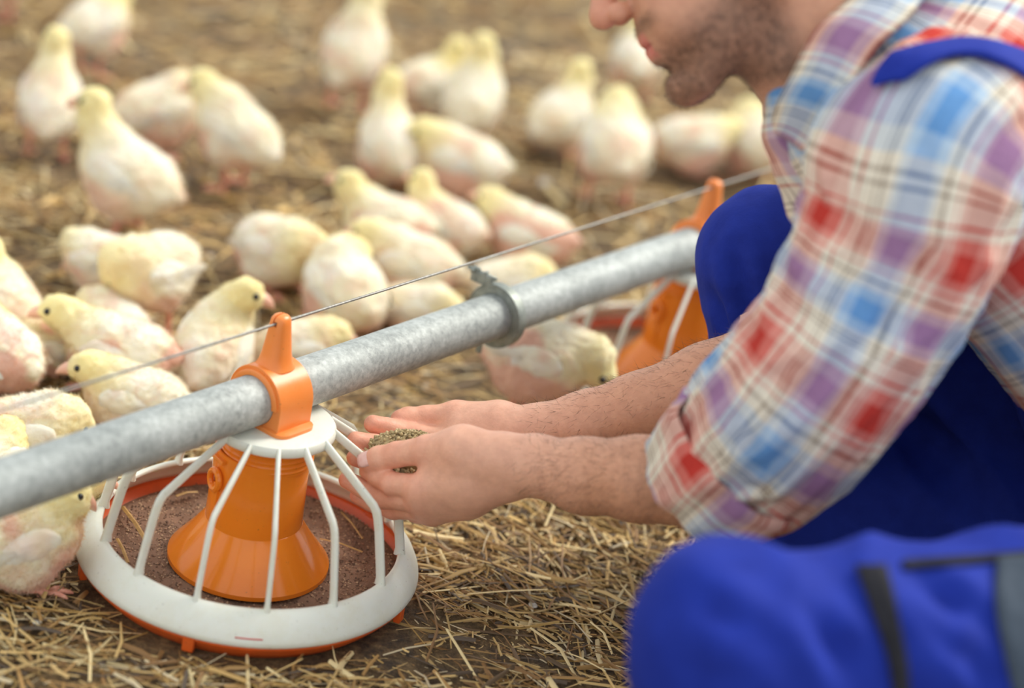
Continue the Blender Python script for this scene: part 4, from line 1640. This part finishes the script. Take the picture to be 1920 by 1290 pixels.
def tube_cloth(name, ctrl, rad, mat, seed, wr=.005, nR=110, nA=110, ref=None, thick=.0025, flatten=None, freq=(9, 16), uvoff=(0, 0), ridge=0):
    """cloth tube with wrinkles; ctrl world points, rad radii; carries cloth coordinates in attribute puv"""
    cen = catmull(ctrl, nR)
    rr_ = catmull([[x, 0, 0] for x in rad], nR)[:, 0]
    T = np.gradient(cen, axis=0); T /= np.linalg.norm(T, axis=1)[:, None]
    arc = np.concatenate([[0], np.cumsum(np.linalg.norm(np.diff(cen, axis=0), axis=1))])
    ref = np.array(ref if ref is not None else CU, float)
    A = np.zeros((nR, 3)); prev = ref
    for i in range(nR):
        a = prev - T[i] * (prev @ T[i]); a /= np.linalg.norm(a); A[i] = a; prev = a
    B_ = np.cross(T, A)
    th = np.linspace(0, 2 * math.pi, nA + 1)
    ct, st_ = np.cos(th), np.sin(th)
    rmean = rr_.mean()
    V = np.zeros((nR, nA + 1, 3)); UV = np.zeros((nR, nA + 1, 3))
    q = np.stack(np.meshgrid(arc, th, indexing='ij'), -1)
    xx = np.stack([q[..., 0].ravel() * freq[0] + .35 * np.sin(q[..., 1].ravel() * 2 + seed), np.cos(q[..., 1].ravel()) * freq[1] * .09, np.sin(q[..., 1].ravel()) * freq[1] * .09], 1)
    w1 = 1 - np.abs(vnoise(xx * 2.2, 1, seed)) * 2
    w2 = vnoise(xx * 5.5, 1, seed + 3)
    w3 = vnoise(xx * .9, 1, seed + 7)
    disp = (wr * (w1 * .7 + .3 * w2 + .8 * w3)).reshape(nR, nA + 1)
    R_ = rr_[:, None] + disp
    for i in range(nR):
        V[i] = cen[i] + A[i] * (ct * R_[i])[:, None] + B_[i] * (st_ * R_[i])[:, None] * (flatten or 1)
    UV[..., 0] = arc[:, None] + .004 * w3.reshape(nR, nA + 1) + uvoff[0]
    UV[..., 1] = th[None, :] * rmean + .004 * w2.reshape(nR, nA + 1) + uvoff[1]
    m = nA + 1
    i = (np.arange(nR - 1)[:, None] * m + np.arange(nA)[None]).ravel()
    Q = np.stack([i, i + 1, i + m + 1, i + m], 1)
    o = pobj(name, V.reshape(-1, 3), Q, mat, attrs={'puv': UV.reshape(-1, 3)})
    sm = o.modifiers.new('thickness', 'SOLIDIFY'); sm.thickness = thick; sm.offset = -1
    return o, cen, A, B_, V


# shirt body
ax = unit(PC - SC)
FS = Field((-.0, 1.40, .10), (.90, 2.32, .86), .0065)
FS.cone(SC + ax * .05, SC + ax * .36, .120, .125, .06)
FS.cone(SL + np.array([.02, .02, -.005]), SR + np.array([.02, -.02, 0]), .078, .078, .06)
FS.cone(SC + ax * .08 + np.array([0, -.07, 0]), SC + ax * .34 + np.array([0, -.06, 0]), .105, .110, .05)
FS.cone(SC + ax * .08 + np.array([0, .07, 0]), SC + ax * .34 + np.array([0, .06, 0]), .105, .110, .05)
FS.cone(nb_c + ax * .02, SC + ax * .02, .086, .11, .05)
V, Q = FS.mesh(2)
N = vnormals(V, Q)
V = V + N * (.006 * (1 - 2 * np.abs(vnoise(V * [1, 1.6, 1], 9, 4))) + .003 * vnoise(V, 26, 5))[:, None]
lat = unit(SR - SL - ax * ((SR - SL) @ ax)); frt = np.cross(ax, lat)
d_ = V - SC
ss = d_ @ ax
ang = np.arctan2(d_ @ lat, d_ @ frt)          # 0 towards the back/up or front
puv = np.stack([ss * .96 + .02, ang * .165, np.zeros(len(V))], 1)
shirt = pobj('shirt', V, Q, M['plaid'], attrs={'puv': puv})
shirt_bvh = BVHTree.FromPolygons([tuple(v) for v in V], [tuple(int(i) for i in q) for q in Q])

# sleeves
_slv = tube_cloth('sleeve', [SL + np.array([.045, .05, .03]), at(1738, 290, 1.755), at(1690, 430, 1.765), at(1612, 590, 1.785), at(1512, 742, 1.81), at(1435, 825, 1.84), at(1388, 868, 1.857)],
           [.070, .090, .086, .081, .081, .078, .070], M['plaid'], 3, .007, 150, 130, ref=-CF, uvoff=(.0, .02))
tube_cloth('sleeve', [SR + np.array([.045, -.05, .03]), SR + (ER - SR) * .12, SR + (ER - SR) * .5, ER, ER + (Rw[1] - ER) * .35],
           [.068, .085, .075, .066, .058], M['plaid'], 5, .006, 90, 70, ref=CF)
_sv = _slv[4]; _nr, _na = _sv.shape[:2]
_i = (np.arange(_nr - 1)[:, None] * _na + np.arange(_na - 1)[None]).ravel()
_sq = np.stack([_i, _i + 1, _i + _na + 1, _i + _na], 1)
_av = np.concatenate([V, _sv.reshape(-1, 3)]); _aq = np.concatenate([Q, _sq + len(V)])
top_bvh = BVHTree.FromPolygons([tuple(v) for v in _av], [tuple(int(i) for i in q) for q in _aq])
# rolled cuffs
cuff_ax = unit(at(1335, 915, 1.872) - at(1420, 835, 1.843))
cf0 = at(1408, 846, 1.848)


def cuff(name, c0, axd, r0, r1, ln, seed, side=None):
    """rolled-up sleeve end: a band folded back on itself"""
    side = unit(np.cross(axd, CU if side is None else side)); up_ = np.cross(side, axd)
    prof = [(0, r0), (.008, r0 + .004), (ln * .45, (r0 + r1) / 2 + .0055), (ln * .85, r1 + .005), (ln * .97, r1 + .0035), (ln, r1), (ln * .96, r1 - .003), (ln * .6, r1 - .004), (.2 * ln, r0 - .004)]
    nA = 120
    V, UV = [], []
    acc = 0; last = None
    for j, (x, r_) in enumerate(prof):
        if last is not None:
            acc += math.hypot(x - last[0], r_ - last[1])
        last = (x, r_)
        for i in range(nA + 1):
            th = 2 * math.pi * i / nA
            w_ = .0035 * math.sin(3 * th + seed) + .0025 * math.sin(7 * th + 2 * seed + j * .5) + .002 * math.sin(13 * th + j)
            wx = .006 * math.sin(2 * th + seed) + .003 * math.sin(5 * th)
            rr2 = r_ + w_
            V.append(c0 + axd * (x + wx) + side * rr2 * math.cos(th) + up_ * rr2 * math.sin(th) * .96)
            UV.append((-acc + .03 + .003 * math.sin(4 * th), th * r0, 0))
    Fc = []
    for j in range(len(prof) - 1):
        for i in range(nA):
            a = j * (nA + 1) + i
            Fc.append((a, a + 1, a + nA + 2, a + nA + 1))
    return pobj(name, V, np.array(Fc), M['plaid'], attrs={'puv': np.array(UV)})


cuff('sleeve_cuff', cf0, cuff_ax, .077, .063, .064, 1.3)
cuff('sleeve_cuff', ER + (Rw[1] - ER) * .25, unit(Rw[1] - ER), .060, .052, .05, 2.1)

# collar
ci = [(1690, -90, 1.93), (1650, -60, 1.85), (1592, 0, 1.805), (1530, 62, 1.792), (1487, 140, 1.800), (1457, 205, 1.830), (1443, 252, 1.862)]
co = [(1800, -60, 1.93), (1775, -40, 1.83), (1715, 20, 1.765), (1645, 90, 1.748), (1592, 165, 1.752), (1552, 225, 1.775), (1508, 282, 1.812)]
CI = catmull([at(*p) for p in ci], 40); CO = catmull([at(*p) for p in co], 40)
V, UV, Fc = [], [], []
arc = np.concatenate([[0], np.cumsum(np.linalg.norm(np.diff((CI + CO) / 2, axis=0), axis=1))])
nC = 12
outw = -CF * .8 - CR * .2 + CU * .3
for i in range(40):
    for j in range(nC):
        f = j / (nC - 1)
        bul = .010 * math.sin(math.pi * min(1, f * 1.15)) ** .7
        V.append(CI[i] * (1 - f) + CO[i] * f + unit(outw) * (bul + .002) + .0015 * math.sin(arc[i] * 90) * CU)
        UV.append((arc[i] + .05, f * .05 + .012, 0))
for i in range(39):
    for j in range(nC - 1):
        a = i * nC + j
        Fc.append((a, a + 1, a + nC + 1, a + nC))
o = pobj('shirt_collar', V, np.array(Fc), M['plaid'], attrs={'puv': np.array(UV)})
sm = o.modifiers.new('thickness', 'SOLIDIFY'); sm.thickness = .004; sm.offset = 0
# collar stand and front placket beneath
cp_ = [at(1500, 180, 1.85), at(1488, 250, 1.86), at(1500, 310, 1.865), at(1530, 380, 1.875)]
FP = Field(np.min(cp_, 0) - .06, np.max(cp_, 0) + .06, .0035)
FP.chain(cp_, [.030, .026, .022, .028], .01)
V, Q = FP.mesh(1)
dd = V - cp_[0]
pobj('shirt_placket', V, Q, M['plaid'], attrs={'puv': np.stack([dd @ CU + .07, dd @ CF + .06, 0 * dd[:, 0]], 1)})

# trousers / dungarees
FT = Field((-.0, 1.16, -.002), (.95, 2.25, .60), .0065)
FT.ell(PC + np.array([0, 0, -.01]), (.16, .20, .15), None, .05)
FT.cone(HL, ML, .100, .088, .05)
FT.cone(ML, KL, .088, .072, .03)
FT.cone(KL, KL + (ANL - KL) * .5, .070, .064, .03)
FT.cone(KL + (ANL - KL) * .5, ANL, .064, .055, .03)
FT.cone(HR, HR + (KR - HR) * .55, .100, .088, .05)
FT.cone(HR + (KR - HR) * .5, KR, .088, .068, .03)
FT.cone(KR, KR + (ANR - KR) * .5, .070, .072, .03)
FT.cone(KR + (ANR - KR) * .5, ANR, .072, .062, .03)
FT.cone(ANR + [.07, 0, .06], HR + [0, 0, -.06], .075, .10, .05)
FT.cone(PC, PC - ax * .13, .150, .140, .05)     # waist and bib around the belly
V, Q = FT.mesh(2)
N = vnormals(V, Q)


def leg_wr(V, H_, K_, seed):
    d = unit(K_ - H_)
    s = (V - H_) @ d
    p = V - H_ - s[:, None] * d
    q = np.stack([s * 16 + (p @ np.array([0, 0, 1.0])) * 10, p[:, 1] * 5, p[:, 2] * 5], 1)
    return 1 - 2 * np.abs(vnoise(q, 1, seed))


near_l = V[:, 1] < 1.72
w_ = np.where(near_l, leg_wr(V, HL, KL, 2), leg_wr(V, HR, KR, 5))
kn = np.clip(np.minimum(np.linalg.norm(V - KL, axis=1), np.linalg.norm(V - KR, axis=1)) / .16, .25, 1)
fold = 1 - 2 * np.abs(vnoise(np.stack([(V[:, 0] * .8 + V[:, 2] * 1.1) * 13, V[:, 1] * 4, (V[:, 2] - V[:, 0]) * 2.5], 1), 1, 11))
V = V + N * (.007 * fold * np.clip(kn * 1.3, 0, 1) + .0060 * kn * w_ + .003 * vnoise(V, 11, 4) * kn + .0022 * vnoise(V, 30, 6))[:, None]
# pressed-in creases of the cloth at the bent knees and the thigh
_b0 = BVHTree.FromPolygons([tuple(v) for v in V], [tuple(int(i) for i in q) for q in Q])
for (u0, v0, u1, v1, dep, wd_) in ((1378, 470, 1400, 560, .010, .009), (1400, 560, 1425, 660, .010, .009), (1345, 560, 1372, 650, .006, .008),
                                   (1300, 1110, 1420, 1200, .006, .010), (1520, 1150, 1600, 1260, .008, .010), (1720, 1090, 1850, 1180, .009, .010), (1760, 1190, 1850, 1270, .007, .010), (1420, 1180, 1500, 1290, .005, .010)):
    ends = []
    for (u_, v_) in ((u0, v0), (u1, v1)):
        h, _, _, _ = _b0.ray_cast(Vector(CP), Vector(unit(at(u_, v_, 1) - CP)))
        ends.append(None if h is None else np.array(h))
    if ends[0] is None or ends[1] is None:
        continue
    A_, B2 = ends
    ba = B2 - A_
    tt = np.clip(((V - A_) @ ba) / (ba @ ba), 0, 1)
    dd = np.linalg.norm(V - A_ - tt[:, None] * ba, axis=1)
    amt = np.sin(np.pi * np.clip(tt * .8 + .1, 0, 1))
    V = V + N * (amt * (-dep * np.exp(-(dd / wd_) ** 2) + dep * .55 * np.exp(-((dd - wd_ * 2.2) / (wd_ * 1.1)) ** 2)))[:, None]
trs = pobj('dungarees', V, Q, M['blue'])
tr_bvh = BVHTree.FromPolygons([tuple(v) for v in V], [tuple(int(i) for i in q) for q in Q])


def drape(bvh, path_a, path_b, n, m, name, mat, lift=.003, thick=.003, **kw):
    """lay a strip on a surface: both edges are followed across the surface as seen in the photo"""
    PA = catmull([(*p, 0) for p in path_a], n); PB = catmull([(*p, 0) for p in path_b], n)
    V = np.zeros((n, m, 3))
    for i in range(n):
        dl = None
        for j in range(m):
            f = j / (m - 1)
            uv = PA[i] * (1 - f) + PB[i] * f
            d = unit(at(uv[0], uv[1], 1) - CP)
            hit, nr, _, dist = bvh.ray_cast(Vector(CP), Vector(d))
            if hit is None:
                V[i, j] = V[i, j - 1] if j else (V[i - 1, j] if i else CP + d * 1.7)
            else:
                nn = np.array(nr)
                if nn @ d > 0:
                    nn = -nn
                V[i, j] = np.array(hit) + nn * lift
    for _ in range(3):
        V[1:-1] = .5 * V[1:-1] + .25 * (V[:-2] + V[2:])
    i = (np.arange(n - 1)[:, None] * m + np.arange(m - 1)[None]).ravel()
    Q = np.stack([i, i + 1, i + m + 1, i + m], 1)
    o = pobj(name, V.reshape(-1, 3), Q, mat, **kw)
    sm = o.modifiers.new('thickness', 'SOLIDIFY'); sm.thickness = thick; sm.offset = 0
    return o


drape(tr_bvh, [(1604, 1066), (1630, 1140), (1660, 1230), (1672, 1300), (1680, 1340)], [(1658, 1066), (1680, 1140), (1698, 1230), (1703, 1300), (1706, 1340)], 30, 5, 'pocket_trim', M['black'])
drape(tr_bvh, [(1690, 1054), (1760, 1050), (1850, 1044), (1930, 1036)], [(1690, 1070), (1760, 1066), (1850, 1058), (1930, 1050)], 24, 3, 'pocket_piping', M['black'], .002, .002)
drape(tr_bvh, [(1868, 1052), (1862, 1120), (1874, 1200), (1900, 1300), (1920, 1350)], [(2000, 1040), (2010, 1120), (2020, 1200), (2030, 1300), (2030, 1350)], 24, 8, 'knee_patch', M['slate'])

# shoulder straps: over each shoulder and down the back to the waist
_all_bvh = top_bvh


def strap(pts, wd, name, taper=False):
    tap = (lambda i: min(1, .12 + i / 16)) if taper else (lambda i: 1)
    C_ = catmull(pts, 70)
    P_, N_ = [], []
    for c in C_:
        h, nr, _, _ = _all_bvh.find_nearest(Vector(c))
        nn = np.array(nr)
        out = np.array(h) - (SC + ax * ((np.array(h) - SC) @ ax))
        if nn @ out < 0:
            nn = -nn
        P_.append(np.array(h)); N_.append(nn)
    P_, N_ = np.array(P_), np.array(N_)
    for _ in range(22):
        P_[1:-1] = .5 * P_[1:-1] + .25 * (P_[:-2] + P_[2:]); N_[1:-1] = .5 * N_[1:-1] + .25 * (N_[:-2] + N_[2:])
    V, Fc = [], []
    for i in range(len(P_)):
        t_ = unit(P_[min(i + 1, len(P_) - 1)] - P_[max(i - 1, 0)])
        n_ = unit(N_[i] - t_ * (N_[i] @ t_)); s_ = np.cross(t_, n_)
        for f in np.linspace(-1, 1, 7):
            V.append(P_[i] + n_ * (.008 - .002 * f * f) + s_ * f * wd / 2 * tap(i))
    for i in range(len(P_) - 1):
        for j in range(6):
            Fc.append((i * 7 + j, i * 7 + j + 1, i * 7 + j + 8, i * 7 + j + 7))
    o = pobj(name, V, np.array(Fc), M['blue_strap'])
    sm = o.modifiers.new('thickness', 'SOLIDIFY'); sm.thickness = .004; sm.offset = 0


def on_shirt(u, v):
    d = unit(at(u, v, 1) - CP)
    h, nr, _, _ = top_bvh.ray_cast(Vector(CP), Vector(d))
    return np.array(h) if h is not None else at(u, v, 1.75)


_sp = [on_shirt(u, v) for u, v in ((1646, 168), (1672, 143), (1712, 122), (1765, 104), (1835, 100), (1905, 116))]
_back = unit(np.cross(lat, ax)); _back = _back if _back[2] > 0 else -_back
_wst = SC + ax * .34
strap(_sp + [SC + ax * .16 + _back * .14 + lat * -.07, _wst + _back * .14 + lat * -.04], .036, 'shoulder_strap', True)
_off = (SR - SL) * .58
strap([SC + ax * .16 - _back * .12 + lat * .07, _sp[0] + _off + np.array([0, 0, -.02])] + [q + _off for q in _sp[1:5]] + [SC + ax * .16 + _back * .14 + lat * .06, _wst + _back * .14 + lat * .04], .036, 'shoulder_strap')

# shoes
for an, td in ((ANL, np.array([-1., -.1, 0])), (ANR, np.array([.15, 1., 0]))):
    td = unit(td)
    FSh = Field(an - [.25, .25, .1], an + [.25, .25, .08], .005)
    FSh.cone(an - td * .02 + [0, 0, -.03], an + td * .10 + [0, 0, -.048], .042, .036, .03)
    FSh.cone(an + td * .10 + [0, 0, -.05], an + td * .17 + [0, 0, -.052], .040, .030, .02)
    FSh.cone(an - td * .01 + [0, 0, .01], an - td * .02 + [0, 0, -.03], .045, .045, .02)
    V, Q = FSh.mesh(1)
    V[:, 2] = np.maximum(V[:, 2], .0)
    pobj('shoe', V, Q, M['shoe'])

# ---- feed pellets held in the hands
def build_handful():
    r = np.random.default_rng(9)
    c = at(775, 846, 2.045)
    cols, Vs, Fs = [], [], []
    ico = bmesh.new(); bmesh.ops.create_icosphere(ico, subdivisions=1, radius=1)
    iv = np.array([v.co[:] for v in ico.verts]); if_ = np.array([[v.index for v in f.verts] for f in ico.faces]); ico.free()
    pal = np.array([lin(c_)[:3] for c_ in ((190, 170, 124), (168, 148, 106), (208, 188, 144), (140, 122, 88))])
    n = 1500
    k = 0
    for i in range(n):
        a = r.uniform(0, 2 * math.pi); rad = math.sqrt(r.random())
        x, y = rad * math.cos(a) * .043, rad * math.sin(a) * .030
        zt = .017 * (1 - rad ** 2) + .002
        zz = zt - (r.random() ** 2) * .010
        if i > 1330:          # pellets showing in the gap under the thumb and on the ring finger
            if i < 1430:
                p = at(754 + r.normal(0, 9), 886 + r.normal(0, 4), 2.012 + r.uniform(-.004, .008))
            else:
                p = at(690 + r.normal(0, 8), 852 + r.normal(0, 5), 2.036 + r.uniform(-.004, .006))
        else:
            p = c + np.array([x, y, zz])
        s = r.uniform(.0009, .0017)
        sc_ = np.array([1.5, 1, 1]) * s
        R_ = rotm(r.uniform(0, 6.28), r.uniform(-1, 1))
        Vs.append(p + (iv * sc_ * r.uniform(.8, 1.15, (len(iv), 1))) @ R_.T)
        Fs.append(if_ + k); k += len(iv)
        cols.append(np.tile(np.append(pal[r.integers(0, 4)], 1), (len(iv), 1)))
    # solid core of the heap
    core = Field(c - .06, c + .06, .003)
    core.ell(c + np.array([0, 0, -.004]), (.043, .030, .0195), None, .002)
    Vc, Qc = core.mesh(0)
    V = np.concatenate(Vs + [Vc])
    F_ = [tuple(f) for f in np.concatenate(Fs)] + [tuple(q + k) for q in Qc]
    cc = np.concatenate(cols + [np.tile(np.append(pal[1], 1), (len(Vc), 1))])
    o = make_obj('feed_pellets', V, F_, M['mash'], attrs={'Col': cc})
    tag(o, 'heap of tan feed crumbs held in the cupped hands', 'feed', kind='stuff')


build_handful()
